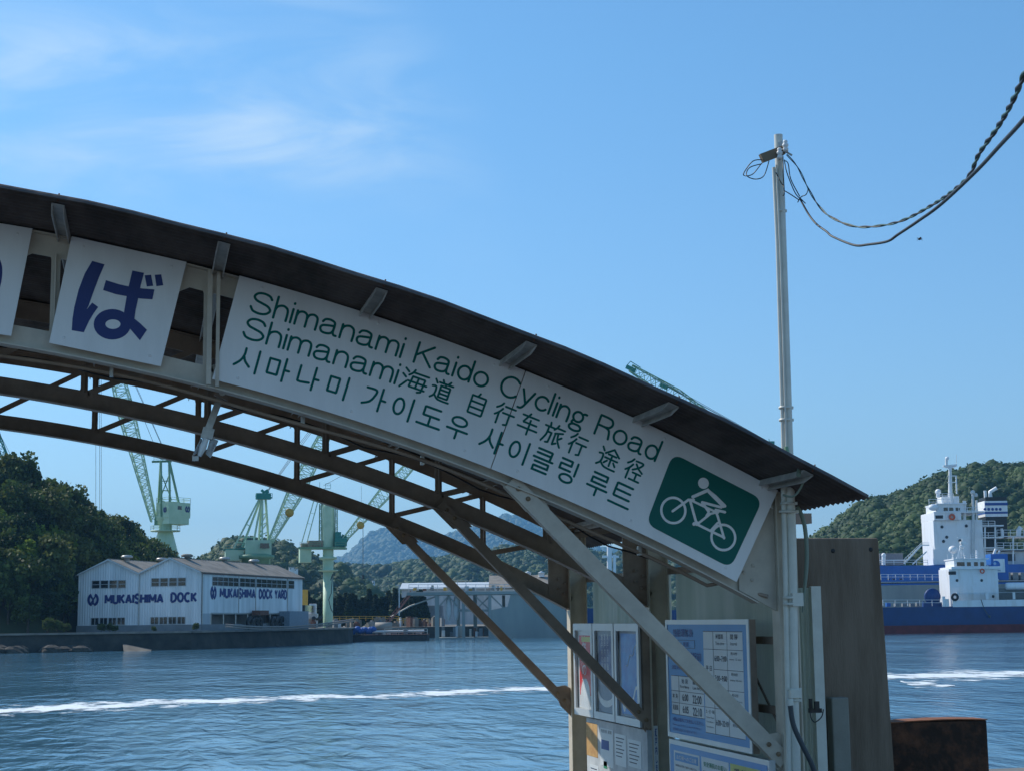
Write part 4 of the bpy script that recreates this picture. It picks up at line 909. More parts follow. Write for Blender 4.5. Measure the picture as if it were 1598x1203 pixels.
b.add(rr, [(2*i, 2*i+2, 2*i+3, 2*i+1) for i in range(n-1)]); y_ = b.build('yard_ground', M_YARD); tag(y_, kind='structure')
# slipway patch of pale stones in the seawall
b = MB(); P = [ground(192, 246.4, -2.9), ground(238, 248.6, -3.8), ground(236, 245, -4.05), ground(194, 243.0, -4.05)]
b.add(P, [(0, 1, 2, 3)]); o = b.build('slipway', mat('pale_stone', (.10, .085, .065), .9, scale=.7, col2=(.19, .165, .13))); tag(o, 'small pale stone slipway in the dark seawall below the warehouse', 'slipway')

rk = random.Random(4)
for i in range(26):
    x_ = rk.uniform(-20, 150) if i < 18 else rk.uniform(250, 460); d_ = (interp0 := 238+max(0, x_)*.048+(8 if x_ > 250 else 0))+rk.uniform(-2.5, .3); r_ = rk.uniform(.5, 1.5)
    if x_ > 250: d_ = 249.5+(x_-250)*.15-rk.uniform(.2, 1.2); r_ *= .7
    g_ = ground(x_, d_, WATER+rk.uniform(-.1, .3)); b = MB(); rows = []
    for q in range(9):
        for h_ in range(5): rr2 = r_*sin(pi*(h_+.5)/5)*rk.uniform(.75, 1.15); a_ = 2*pi*q/9; rows.append(g_+Vector((cos(a_)*rr2*1.3, sin(a_)*rr2, cos(pi*(h_+.5)/5)*r_*.75)))
    b.add(rows, [(q*5+h_, q*5+h_+1, ((q+1) % 9)*5+h_+1, ((q+1) % 9)*5+h_) for q in range(9) for h_ in range(4)]+[tuple(q*5 for q in range(9)), tuple(q*5+4 for q in range(8, -1, -1))])
    tag(b.build('shore_rock', mat('shore_rock', (.03, .028, .024), .95, scale=1.2, col2=(.075, .068, .056))), 'dark rough rock at the foot of the seawall, %.1f%% across the photo' % (x_/15.98), 'rock', 'rocks along the seawall')

def vnoise(x, y, s):
    def h(i, j): return random.Random(i*7919+j*104729+s).random()
    i, j = math.floor(x), math.floor(y); u, v = x-i, y-j; u = u*u*(3-2*u); v = v*v*(3-2*v)
    return (h(i, j)*(1-u)+h(i+1, j)*u)*(1-v)+(h(i, j+1)*(1-u)+h(i+1, j+1)*u)*v
def interp(P, x):
    if x <= P[0][0]: return P[0][1]
    for a, c in zip(P, P[1:]):
        if x <= c[0]: return a[1]+(c[1]-a[1])*(x-a[0])/(c[0]-a[0])
    return P[-1][1]
def ico():
    t = (1+sqrt(5))/2; v = [Vector(q).normalized() for q in ((-1, t, 0), (1, t, 0), (-1, -t, 0), (1, -t, 0), (0, -1, t), (0, 1, t), (0, -1, -t), (0, 1, -t), (t, 0, -1), (t, 0, 1), (-t, 0, -1), (-t, 0, 1))]
    f = [(0, 11, 5), (0, 5, 1), (0, 1, 7), (0, 7, 10), (0, 10, 11), (1, 5, 9), (5, 11, 4), (11, 10, 2), (10, 7, 6), (7, 1, 8), (3, 9, 4), (3, 4, 2), (3, 2, 6), (3, 6, 8), (3, 8, 9), (4, 9, 5), (2, 4, 11), (6, 2, 10), (8, 6, 7), (9, 8, 1)]
    mid = {}; g = []
    def m(a, c):
        k = (min(a, c), max(a, c))
        if k not in mid: mid[k] = len(v); v.append(((v[a]+v[c])/2).normalized())
        return mid[k]
    for a, c, d in f: x, y, z = m(a, c), m(c, d), m(d, a); g += [(a, x, z), (c, y, x), (d, z, y), (x, y, z)]
    return v, g
IV, IF = ico()
def hill(name, sil, depth, front, x0, x1, crown, count, m, label, quads=0, zfoot=YARD, seed=1, back=1.0):
    rnd = random.Random(seed); b = MB(); nx, nt = 70, 14; vs = []
    def topz(x): return at(x, interp(sil, x), depth).z-crown*1.15
    def P(x, t):
        bump = (vnoise(x/45, t*4, seed)-.5); d = depth-front*(1-t)*(1+.25*bump) if t <= 1 else depth+front*(t-1)*back
        s = sin(min(1, t)*pi/2)**1.15 if t <= 1 else cos(min(1, t-1)*pi/2)
        z = zfoot+(topz(x)-zfoot)*s*(1-.22*abs(bump)*4*t*(1-min(1, t)))
        g = ground(x, d, 0); return Vector((g.x, g.y, z))
    for i in range(nx+1):
        for j in range(nt+1): vs.append(P(x0+(x1-x0)*i/nx, 2.0*j/nt))
    b.add(vs, [(i*(nt+1)+j, (i+1)*(nt+1)+j, (i+1)*(nt+1)+j+1, i*(nt+1)+j+1) for i in range(nx) for j in range(nt)], True)
    h = b.build(name, M_SOIL); tag(h, kind='structure')
    f = MB()
    for k in range(count):
        x = x0+(x1-x0)*rnd.random(); t = rnd.random()**.8*1.08; p = P(x, t); r = crown*rnd.uniform(.6, 1.25)*(1 if rnd.random() > .1 else 1.35)
        sq = rnd.uniform(.75, 1.15); vv = [Vector((q.x*r*rnd.uniform(.8, 1.15), q.y*r*rnd.uniform(.8, 1.15), q.z*r*sq*rnd.uniform(.8, 1.15))) for q in IV]
        c = p+Vector((0, 0, r*.35))
        if quads:
            f.add([c+q*.78 for q in vv], IF, True)
            for _ in range(quads):
                q = Vector((rnd.gauss(0, 1), rnd.gauss(0, 1), abs(rnd.gauss(0, 1))*.9-.25)).normalized(); q = Vector((q.x*r, q.y*r, q.z*r*sq))*rnd.uniform(.72, .98)
                s = crown*rnd.uniform(.13, .24); a = Vector((rnd.gauss(0, 1), rnd.gauss(0, 1), rnd.gauss(0, 1))).normalized(); e = a.cross(q.normalized()).normalized(); g = (a+q.normalized()*rnd.uniform(-.5, .5)).normalized()
                f.add([c+q-e*s, c+q+g*s*.9, c+q+e*s, c+q-g*s*.8], [(0, 1, 2, 3)])
        else: f.add([c+q for q in vv], IF, True)
    o = f.build('forest', m); tag(o, label, 'forest', kind='stuff')
SIL_M = [(380, 905), (480, 885), (540, 866), (567, 842), (580, 830), (600, 825), (640, 831), (690, 837), (720, 830), (760, 814), (790, 804), (815, 807), (840, 822), (880, 840), (950, 856), (1060, 880)]
hill('mountain', SIL_M, 6800, 1800, 300, 1120, 12, 9000, M_HILLEAF2, 'blue hazy forest covering the distant mountain', zfoot=0, seed=3)
SIL_G = [(380, 895), (440, 866), (500, 874), (560, 884), (620, 880), (700, 868), (760, 858), (830, 850), (900, 858), (1000, 870), (1150, 885)]
hill('green_hill', SIL_G, 1700, 620, 330, 1150, 5.2, 5200, M_HILLEAF, 'green forest on the low hill in front of the mountain', quads=16, zfoot=0, seed=5)
SIL_A = [(270, 905), (310, 872), (345, 850), (375, 838), (400, 842), (420, 848), (440, 850), (470, 860), (500, 874), (560, 905), (600, 935)]
hill('round_hill', SIL_A, 860, 220, 260, 620, 4.6, 1300, M_HILLEAF, 'green forest on the rounded hill behind the shipyard cranes', quads=34, zfoot=0, seed=8)
SIL_R = [(1180, 880), (1240, 858), (1285, 835), (1320, 810), (1350, 788), (1380, 778), (1420, 768), (1450, 756), (1480, 742), (1510, 732), (1540, 729), (1598, 726), (1700, 724)]
hill('wooded_hill', SIL_R, 760, 260, 1170, 1720, 3.5, 3900, M_HILLEAF, 'dense green forest on the hill behind the white ship', quads=30, zfoot=0, seed=11)

# ------------------------------------------------------------ near wooded hill at left: every tree a thing
SIL_L = [(-150, 690), (-60, 690), (0, 706), (20, 722), (36, 745), (50, 752), (70, 747), (100, 752), (118, 770), (140, 788), (170, 795), (200, 812), (235, 832), (262, 862), (290, 880), (330, 900)]
D0 = [(-200, 243), (60, 246), (118, 268), (200, 287), (285, 312), (330, 335)]
def near_hill(x, t):
    d0 = interp(D0, x); d = d0+8+40*t; zt = at(x, interp(SIL_L, x), d0+48).z-interp([(-150, 5.6), (60, 6), (150, 7.4), (300, 8.2)], x)
    z = YARD+(zt-YARD)*(min(1, t)**.75 if t <= 1 else max(0, 1-(t-1)*1.2)); g = ground(x, d, 0); return Vector((g.x, g.y, z))
b = MB(); vs = []; nx, nt = 40, 12
for i in range(nx+1):
    for j in range(nt+1): vs.append(near_hill(-200+540*i/nx, 1.8*j/nt))
b.add(vs, [(i*(nt+1)+j, (i+1)*(nt+1)+j, (i+1)*(nt+1)+j+1, i*(nt+1)+j+1) for i in range(nx) for j in range(nt)], True)
o = b.build('shore_hill', M_SOIL); tag(o, kind='structure')
def crown_mesh(seed, R, H, n_cl, per, leaf, gap=.0):
    rnd = random.Random(seed); b = MB(); base = H*.30
    for c in range(n_cl):
        for _ in range(20):
            q = Vector((rnd.uniform(-1, 1), rnd.uniform(-1, 1), rnd.uniform(-.8, 1)))
            if .35 < q.length < 1: break
        cc = Vector((q.x*R*.82, q.y*R*.82, base+(q.z+.8)/1.8*(H-base)*.86+.3)); cr = R*rnd.uniform(.22, .42)
        for _ in range(per):
            v = Vector((rnd.gauss(0, 1), rnd.gauss(0, 1), rnd.gauss(0, 1)*.75+.3)).normalized()*cr*rnd.uniform(.55, 1.08)
            s = leaf*rnd.uniform(.6, 1.3); a = Vector((rnd.gauss(0, 1), rnd.gauss(0, 1), rnd.gauss(0, 1))).normalized(); e = a.cross(Vector((rnd.gauss(0, 1), rnd.gauss(0, 1), rnd.gauss(0, 1)))).normalized()
            p = cc+v; b.add([p-e*s, p+a*s*.7, p+e*s, p-a*s*.7], [(0, 1, 2, 3)])
    return b
def trunk_mesh(seed, R, H):
    rnd = random.Random(seed); b = MB(); top = Vector((rnd.uniform(-.4, .4), rnd.uniform(-.4, .4), H*.85))
    b.tube([(0, 0, -.6), (0.05, 0, H*.25), top*.6, top], .2, 7, radii=[.28, .2, .13, .04])
    for k in range(7):
        z = H*(.22+.08*k); a = rnd.uniform(0, 6.28); e = Vector((cos(a)*R*.7, sin(a)*R*.7, z+R*.45)); s = Vector((0, 0, z)); b.tube([s, s.lerp(e, .5)+Vector((0, 0, .2)), e], .08, 5, radii=[.1, .06, .02])
    return b
KINDS = []
for (sd_, R, H, cl, per, lf, mi) in ((1, 3.6, 8.0, 30, 62, .34, 0), (2, 3.2, 7.0, 26, 62, .32, 0), (3, 4.0, 8.5, 34, 60, .36, 1), (4, 2.6, 6.2, 18, 70, .28, 2), (5, 3.0, 7.5, 26, 60, .33, 3), (6, 3.4, 6.6, 30, 60, .30, 1)):
    KINDS.append((sd_, R, H, cl, per, lf, mi))
LAB = {0: 'dark round-topped evergreen', 1: 'olive green broadleaf tree', 2: 'bright yellow-green tree', 3: 'deep green tree'}
proto = {}
def plant(kind, p, sc, rz, label):
    if kind not in proto:
        sd_, R, H, cl, per, lf, mi = KINDS[kind]
        t = bpy.data.objects.new('broadleaf_tree', None); COL.objects.link(t)
        tr = trunk_mesh(sd_, R, H).build('trunk', M_BARK); cr = crown_mesh(sd_*13, R, H, cl, per, lf).build('crown', M_LEAF[mi])
        tr.parent = t; cr.parent = t; proto[kind] = t
    else:
        src = proto[kind]; t = src.copy(); COL.objects.link(t)
        for ch in src.children: c = ch.copy(); COL.objects.link(c); c.parent = t
    t.location = p; t.rotation_euler = (0, 0, rz); t.scale = (sc, sc, sc*random.uniform(.9, 1.1))
    tag(t, label, 'tree', 'trees on the shore hill'); return t
rnd = random.Random(21); spots = []
fixed = [(15, 12, .9), (60, 3, .55), (75, 3, .62), (100, 3, .30)]
tries = 0
while len(spots) < 175 and tries < 9000:
    tries += 1; x = rnd.uniform(-75, 300); t = rnd.uniform(0, 1.05)
    p = near_hill(x, t)
    if all((p-q[0]).length > 3.1 for q in spots): spots.append((p, x, t))
spots.sort(key=lambda s: (round(s[2]*5), s[1]))
def screen(p): z = p.dot(FW); return CX+F_PX*p.dot(RT)/z, CY-F_PX*p.dot(UP)/z
ORD = ['front', 'lower', 'middle', 'upper', 'top', 'crest']
for i, (p, x, t) in enumerate(spots):
    r = rnd.random(); k = 3 if (r < .15 and t < .85) else rnd.choice((0, 1, 2, 4, 5, 0, 1))
    sx, sy = screen(p+Vector((0, 0, 5))); lab = '%s on the shore hill, %.1f%% across, %.1f%% down' % (LAB[KINDS[k][6]], sx/15.98, sy/12.03)
    if x < 118 and t < .1: sc = rnd.uniform(.8, 1.0)
    else: sc = rnd.uniform(.8, 1.2)
    plant(k, p-Vector((0, 0, .4)), sc, rnd.uniform(0, 6.28), lab)
# dark conifer hedge behind the yard and small shrubs along the warehouse
rnd = random.Random(5)
cb = MB()
for k in range(900):
    a = rnd.uniform(0, 6.28); z = rnd.random(); r = (1-z)*1.5*rnd.uniform(.4, 1)+.15; p = Vector((cos(a)*r, sin(a)*r, .3+z*5.6)); s = .33
    e = Vector((rnd.gauss(0, 1), rnd.gauss(0, 1), rnd.gauss(0, .5))).normalized(); u = Vector((0, 0, 1)).cross(e).normalized()+Vector((0, 0, .5)); cb.add([p-e*s, p+u*s, p+e*s, p-u*s], [(0, 1, 2, 3)])
con = bpy.data.objects.new('conifer', None); COL.objects.link(con); c1 = cb.build('crown', M_LEAF[3]); c1.parent = con; tm = MB(); tm.tube([(0, 0, -.3), (0, 0, 5)], .15, 6, radii=[.16, .04]); c2 = tm.build('trunk', M_BARK); c2.parent = con
for i in range(38):
    px_ = 474+i*5.1+rnd.uniform(-1, 1)
    if i == 0: t = con
    else:
        t = con.copy(); COL.objects.link(t)
        for ch in con.children: c = ch.copy(); COL.objects.link(c); c.parent = t
    t.location = ground(px_, 436+rnd.uniform(-3, 3), YARD); q = rnd.uniform(1.15, 1.5); t.scale = (q, q, q*rnd.uniform(.9, 1.15)); t.rotation_euler = (0, 0, rnd.uniform(0, 6))
    tag(t, 'dark conifer in the close row behind the yard, %.1f%% across the photo' % (px_/15.98), 'tree', 'conifers behind the crane yard')
for (x, dd, s) in ((158, 3, .25), (172, 3, .22), (180, 3, .2), (240, 3, .16), (306, 3, .2), (90, -2, .3), (75, -2, .35), (104, 0, .25)):
    plant(1, ground(x, interp(D0, min(x, 60))+dd+(8 if x > 110 else 2), YARD), s, x, 'low green shrub at the foot of the shore, %d%% of the way across the photo' % round(x/15.98))
    COL.objects[-1]
for o in COL.objects:
    if o.get('label', '').startswith('low green shrub'): o.name = 'shrub'; o['category'] = 'shrub'; o['group'] = 'shrubs along the seawall'

# ============================================================ WAREHOUSE
A1 = ground(314, 262, YARD); E1 = ground(471, 303, YARD); VV = (E1-A1); LEN = VV.length; VV.normalize(); UU = Vector((VV.y, -VV.x, 0)); WD = 22.3
A0 = A1-UU*WD
def wp(u, v, z): return A0+UU*u+VV*v+Vector((0, 0, z-YARD))
EZ, PZ = 8.2, 10.6; ZB = -1.35; ZS = -.15
def wh_text(body, u, v, z, w, h, side, par):
    o = wp(u, v, z)
    if side: o = o+UU*.07; return txt(body, o, w, h, VV, (0, 0, 1), M_NAVY, par, bold=.03, lift=.02)
    return txt(body, o-VV*.07, w, h, UU, (0, 0, 1), M_NAVY, par, bold=.03, lift=.02)
wh = thing('warehouse', wp(WD/2, LEN/2, ZB), 'pale blue corrugated dockyard warehouse with twin gables and navy lettering on both sides', 'warehouse')
def siding(mb, f, L, z0, ztop, pitch=.45, amp=.05):    # corrugated wall: f(s, off, z)
    n = int(L/pitch)*4; vs = []
    for i in range(n+1):
        s = L*i/n; off = amp*(1 if (i % 4) in (0, 1) else 0); vs += [f(s, off, z0), f(s, off, ztop(s))]
    return mb.add(vs, [(2*i, 2*i+2, 2*i+3, 2*i+1) for i in range(n)])
def gz(u): q = u % (WD/2+1e-6); h = WD/4; return EZ+(PZ-EZ)*(1-abs(q-h)/h)
b = MB(); siding(b, lambda s, o, z: wp(s, -.02-o, z), WD, ZS, gz); b.build('gable_wall', M_SIDING, wh)
b = MB(); siding(b, lambda s, o, z: wp(WD+.02+o, s, z), LEN, 1.6, lambda s: EZ-.05); b.build('side_wall', M_SIDING, wh)
b = MB(); siding(b, lambda s, o, z: wp(WD+.02+o, s, z), 3.2, ZS, lambda s: 1.6); b.build('side_wall', M_SIDING2, wh); b = MB(); siding(b, lambda s, o, z: wp(WD+.02+o, LEN-10+s, z), 10, ZS, lambda s: 1.6); b.build('side_wall', M_SIDING2, wh)
b = MB(); siding(b, lambda s, o, z: wp(-.02-o, s, z), LEN, ZS, lambda s: EZ-.05); b.build('side_wall', M_SIDING2, wh)
b = MB(); siding(b, lambda s, o, z: wp(s, LEN+.02+o, z), WD, ZS, gz); b.build('gable_wall', M_SIDING2, wh)
b = MB()
for (p, q) in ((wp(-.1, -.1, 0), wp(WD+.1, -.1, 0)), (wp(WD+.05, 0, 0), wp(WD+.05, LEN, 0)), (wp(-.05, 0, 0), wp(-.05, LEN, 0))):
    p = Vector((p.x, p.y, (ZB+ZS)/2-.25)); q = Vector((q.x, q.y, (ZB+ZS)/2-.25)); b.bar(p, q, .3, ZS-ZB+.5)
b.build('foundation', M_FOUND, wh)
for g0 in (0, WD/2):
    for s in (0, 1):
        b = MB(); u0, u1 = (g0-.35*(g0 == 0), g0+WD/4) if s == 0 else (g0+WD/4, g0+WD/2+.35*(g0 > 0)); z0 = EZ-.14 if ((s == 0 and g0 == 0) or (s == 1 and g0 > 0)) else EZ; 
        za, zb = (z0, PZ) if s == 0 else (PZ, z0)
        n = 90; vs = []
        for i in range(n+1):
            v = -.5+(LEN+1.0)*i/n; o = .04*(i % 2); vs += [wp(u0, v, za+.06+o), wp(u1, v, zb+.06+o)]
        b.add(vs, [(2*i, 2*i+2, 2*i+3, 2*i+1) for i in range(n)])
        r = b.build('roof_slope', M_YROOF, wh); md = r.modifiers.new('t', 'SOLIDIFY'); md.thickness = .12; md.offset = -1
for g0 in (0, WD/2):
    b = MB(); b.bar(wp(g0+WD/4, -.5, PZ+.12), wp(g0+WD/4, LEN+.5, PZ+.12), .5, .14); b.build('ridge_cap', M_YROOF, wh)
    for s in (-1, 1):
        b = MB(); b.bar(wp(g0+WD/4+s*WD/4, -.52, EZ+.0), wp(g0+WD/4, -.52, PZ+.0), .06, .24); b.build('bargeboard', M_WHITE2, wh)
b = MB(); b.bar(wp(WD+.38, -.4, EZ-.18), wp(WD+.38, LEN+.4, EZ-.18), .14, .14); b.build('gutter', M_RUSTY, wh)
# roof ventilators
for (g, v) in ((0, 4), (0, 16.5), (1, 5), (1, 19.5), (1, 32)):
    b = MB(); c = wp(g*WD/2+WD/4+(.4 if g else 1.0), v, PZ-.1); b.lathe(c, [(.45, -.2), (.45, .45), (.95, .5), (1.0, .75), (.7, .95), (0, 1.0)], 14); b.build('roof_ventilator', M_GALV if v != 5 else M_YROOF, wh)
M_FRAME = mat('pale_window_frame', (.42, .43, .44), .5)
def window(face, s0, s1, z0, z1, nx_, nz_, out=.09):
    P = (lambda s, o, z: wp(s, -o, z)) if face == 'f' else (lambda s, o, z: wp(WD+o, s, z))
    b = MB(); b.prism([P(s0, out-.03, z0), P(s1, out-.03, z0), P(s1, out-.03, z1), P(s0, out-.03, z1)], P(0, .02, 0)-P(0, 0, 0)); 
    f = MB(); upv = (0, 0, 1)
    for i in range(nx_+1): s = s0+(s1-s0)*i/nx_; f.bar(P(s, out, z0), P(s, out, z1), .09, .09, up=tuple(VV))
    for i in range(nz_+1): z = z0+(z1-z0)*i/nz_; f.bar(P(s0, out, z), P(s1, out, z), .08, .08)
    w_ = f.build('window', M_FRAME, wh); b.build('pane', M_GLASS, w_)
for base, (za, zb) in ((.113, (5.95, 7.2)), (.598, (6.1, 7.4))):
    for i in range(4): s0 = WD*(base+i*.0715); window('f', s0, s0+WD*.062, za, zb, 1, 2)
for base in (.113, .598):
    for i in range(4): s0 = WD*(base+i*.0715); window('f', s0, s0+WD*.062, -.05, 1.1, 2, 1)
def vof(px):   # length along the side wall seen at a pixel column
    t0, t1 = 0.0, LEN*1.2
    for _ in range(40):
        m = (t0+t1)/2
        if screen(wp(WD, m, 3))[0] < px: t0 = m
        else: t1 = m
    return t0
for a, c in ((330, 371), (373, 397), (399, 446), (449, 458)):
    window('s', vof(a), vof(c), 6.15, 7.6, max(1, int((c-a)/7)), 2)
CAP = {'M': (1.0, [[(.0, 0), (.0, 1)], [(.0, 1), (.5, .25)], [(.5, .25), (1, 1)], [(1, 1), (1, 0)]]), 'U': (.75, [smooth([(0, 1), (0, .3), (.12, .05), (.375, 0), (.63, .05), (.75, .3), (.75, 1)])]),
 'K': (.75, [[(0, 0), (0, 1)], [(.72, 1), (.04, .42)], [(.2, .55), (.75, 0)]]), 'A': (.85, [[(0, 0), (.42, 1)], [(.42, 1), (.85, 0)], [(.17, .3), (.68, .3)]]), 'I': (.05, [[(.02, 0), (.02, 1)]]),
 'S': (.62, [smooth([(.6, .85), (.45, 1), (.2, 1), (.03, .85), (.08, .62), (.5, .42), (.6, .2), (.45, .0), (.18, .0), (0, .15)])]), 'H': (.72, [[(0, 0), (0, 1)], [(.72, 0), (.72, 1)], [(0, .52), (.72, .52)]]),
 'D': (.78, [[(0, 0), (0, 1)], smooth([(0, 1), (.35, 1), (.7, .8), (.78, .5), (.7, .2), (.35, 0), (0, 0)])]), 'O': (.85, [ell(.425, .5, .42, .5)]), 'C': (.8, [ell(.45, .5, .45, .5, 50, 310)]),
 'Y': (.8, [[(0, 1), (.4, .48)], [(.8, 1), (.4, .48)], [(.4, .5), (.4, 0)]]), 'R': (.7, [[(0, 0), (0, 1)], smooth([(0, 1), (.4, 1), (.66, .88), (.66, .62), (.4, .5), (0, .5)]), [(.35, .5), (.7, 0)]])}
def cap_word(w, o, xd, width, h, hw):
    b = MB(); xd = Vector(xd); n = xd.cross(Vector((0, 0, 1))); gap = .34; tot = sum(CAP[c][0] for c in w)+gap*(len(w)-1); k = (width-2*hw)/tot; x = hw
    for c in w:
        for st in CAP[c][1]: ribbon(b, [(x+q[0]*k, hw+q[1]*(h-2*hw)) for q in st], hw, lambda a, q, hh: o+xd*a+Vector((0, 0, q))+n*(.02+hh*12), caps=False)
        x += (CAP[c][0]+gap)*k
    b.build('lettering', M_NAVY, wh)
cap_word('MUKAISHIMA', wp(WD*.219, -.08, 3.3), UU, WD*.48, 1.7, .19); cap_word('DOCK', wp(WD*.752, -.08, 3.4), UU, WD*.215, 1.7, .19)
for w_, a_0, a_1 in (('MUKAISHIMA', 342, 398), ('DOCK', 403, 424.5), ('YARD', 427.5, 447)): cap_word(w_, wp(WD+.08, vof(a_0), 4.1), VV, vof(a_1)-vof(a_0), 1.85, .23)
def logo(o, xd, r, par, m=M_NAVY):       # ring split at top and bottom with a Y in it
    b = MB(); xd = Vector(xd); zd = Vector((0, 0, 1)); n = xd.cross(zd)
    fm = lambda x, y, h: o+xd*x+zd*y+n*(h*20)
    for a, c in ((112, 255), (-75, 68)): ribbon(b, ell(0, 0, r, r*1.05, a, c, 16), r*.27, fm, caps=False)
    ribbon(b, [(-r*.55, r*.75), (0, 0), (0, -r*.95)], r*.2, fm, caps=False); ribbon(b, [(r*.55, r*.75), (0, -r*.05), (-r*.45, -r*.7)], r*.15, fm, caps=False)
    b.build('yard_logo', m, par)
logo(wp(WD*.125, -.1, 4.1), UU, .84, wh); logo(wp(WD+.1, vof(332), 5.0), VV, .9, wh)
# downpipes and conduits
for p in (wp(WD/2, -.12, 0), wp(WD+.12, .1, 0)):
    b = MB(); b.cyl(Vector((p.x, p.y, ZB)), Vector((p.x, p.y, EZ)), .08, 6); b.build('downpipe', M_GALV, wh)
for px_ in (371.5, 398, 447.5): p = wp(WD+.15, vof(px_), 0); b = MB(); b.cyl(Vector((p.x, p.y, 1.6)), Vector((p.x, p.y, EZ-.2)), .07, 6); b.build('downpipe', M_GALV, wh)
# open work bay under the side wall: dark recess with steel frames and big wheels
b = MB(); v0, v1 = 3.4, LEN-10
b.add([wp(WD-3, v0, ZB), wp(WD-3, v1, ZB), wp(WD-3, v1, 1.6), wp(WD-3, v0, 1.6)], [(0, 1, 2, 3)]); b.build('bay_back_wall', M_FOUND, wh)
for i in range(7):
    v = v0+(v1-v0)*i/6; b = MB(); b.bar(wp(WD+.05, v, ZB), wp(WD+.05, v, 1.65), .2, .2); b.build('bay_post', M_GALV, wh)
b = MB(); b.bar(wp(WD+.08, v0, 1.6), wp(WD+.08, v1, 1.6), .2, .25); b.build('bay_lintel', M_GALV, wh)
b = MB(); b.bar(wp(WD-1.5, v0, 1.9), wp(WD-1.5, v1, 1.9), 3, .1); b.build('bay_ceiling', M_FOUND, wh)
wi = [383, 391, 397, 420, 427, 433]
for i, px_ in enumerate(wi):
    c = wp(WD+.9, vof(px_), ZB+1.25); b = MB(); b.lathe(c-UU*.25, [(.45, 0), (1.15, 0), (1.25, .12), (1.25, .4), (1.15, .5), (.45, .5), (.45, 0)], 18, tuple(UU))
    t = tag(b.build('large_tyre', M_BLACK), '%s large black tyre leaning in the open bay of the warehouse, counted from the left' % ('first second third fourth fifth sixth'.split()[i]), 'tyre', 'large tyres by the warehouse bay')
b = MB(); v = vof(448); b.bar(wp(WD+1.2, v-4, .35), wp(WD+1.2, v+5, .35), 2.0, 3.3); sh = b.build('side_shed', mat('blue_grey_sheet', (.20, .25, .30), .6)); tag(sh, 'small blue-grey metal shed against the far end of the warehouse', 'shed')
b = MB(); v = vof(393); b.bar(wp(WD+1.2, v-1, 1.7), wp(WD+1.2, v+3, 1.7), 1.4, .8); tag(b.build('steel_hopper', M_RUSTY), 'rusty steel hopper above the tyres in front of the warehouse bay', 'hopper')
# two long mooring booms lying along the seawall top
for k, dz in enumerate((0, .35)):
    P = [ground(x, d, z+dz) for x, d, z in ((352, 255, -.6), (400, 262, -1.0), (450, 275, -1.1), (500, 292, -.75), (552, 312, .1))]
    P = [P[0]]+[P[i].lerp(P[i+1], t) for i in range(4) for t in (.33, .66, 1)]
    b = MB(); b.tube(P, .14, 6); tag(b.build('mooring_rope', mat('pale_rope', (.26, .22, .19), .9)), '%s pale thick rope stretched along the seawall beyond the warehouse' % ('lower', 'upper')[k], 'rope', 'thick ropes along the seawall')

# ============================================================ CRANES
def lattice(mb, a, c, w0, w1, n, rc=.13, rd=.07, dep=None):
    a, c = Vector(a), Vector(c); d = (c-a).normalized(); n1 = d.cross(FH).normalized(); n2 = n1.cross(d).normalized(); P = []
    for i in range(n+1):
        t = i/n; w = (w0+(w1-w0)*t)/2; h = (w if dep is None else dep/2); o = a.lerp(c, t); P.append([o+n1*w+n2*h, o-n1*w+n2*h, o-n1*w-n2*h, o+n1*w-n2*h])
    for k in range(4): mb.bar(P[0][k], P[n][k], rc*2, rc*2)
    for i in range(n):
        for k in range(4):
            q = (k+1) % 4; mb.bar(P[i][k], P[i+1][q] if i % 2 else P[i+1][q], rd*2, rd*2) if i % 2 else mb.bar(P[i][q], P[i+1][k], rd*2, rd*2)
            if i: mb.bar(P[i][k], P[i][q], rd*1.6, rd*1.6)
    return mb
def rail(mb, pts, h=1.1, r=.04, step=2.0):
    for p, q in zip(pts, pts[1:]):
        p, q = Vector(p), Vector(q); n = max(1, int((q-p).length/step))
        for i in range(n+1): o = p.lerp(q, i/n); mb.bar(o, o+Vector((0, 0, h)), r*2, r*2)
        for k in (.55, 1): mb.bar(p+Vector((0, 0, h*k)), q+Vector((0, 0, h*k)), r*2, r*2)
    return mb
def crane(name, label, D, px0): return thing(name, ground(px0, D, YARD), label, 'crane', 'shipyard cranes')
def K(D): return lambda x, y, dd=0: at(x, y, D+dd)
# crane with the big machine house, beside the wooded hill
D = 372; k_ = K(D); c = crane('jib_crane', 'pale green crane on a cone tower with a box machine house, beside the wooded hill', D, 262)
s_ = D/F_PX
b = MB(); top = k_(258, 829); 
b.lathe((top.x, top.y, 0), [(4.6, YARD), (3.3, top.z-6), (1.7, top.z-.1)], 20); b.lathe(top, [(1.7, -.1), (3.4, 0), (3.4, .25), (1.6, .3)], 20); b.lathe(top, [(1.5, .3), (1.5, 1.6), (1.9, 1.7), (1.9, 2.4), (2.2, 2.6), (2.2, 3.6)], 18)
b.build('tower', M_CRANE, c)
b = MB(); rail(b, [top+Vector((3.3*cos(a), 3.3*sin(a), .25)) for a in [i*pi/5 for i in range(11)]]); b.build('gallery_rail', M_CRANE, c)
fl, fr, rr_ = k_(243.5, 806), k_(263, 804, -4), k_(297, 806, 2)
def quadbox(pts, z0, z1, name, m, par):
    bb = MB(); bb.prism([Vector((p.x, p.y, z0)) for p in pts], (0, 0, z1-z0)); return bb.build(name, m, par)
zt = k_(270, 784).z; zb = k_(270, 818).z; zl = k_(250, 808).z
bkp = fl+(rr_-fr)
h = quadbox([fl, fr, rr_, bkp], zl, zt, 'machine_house', M_CRANE, c)
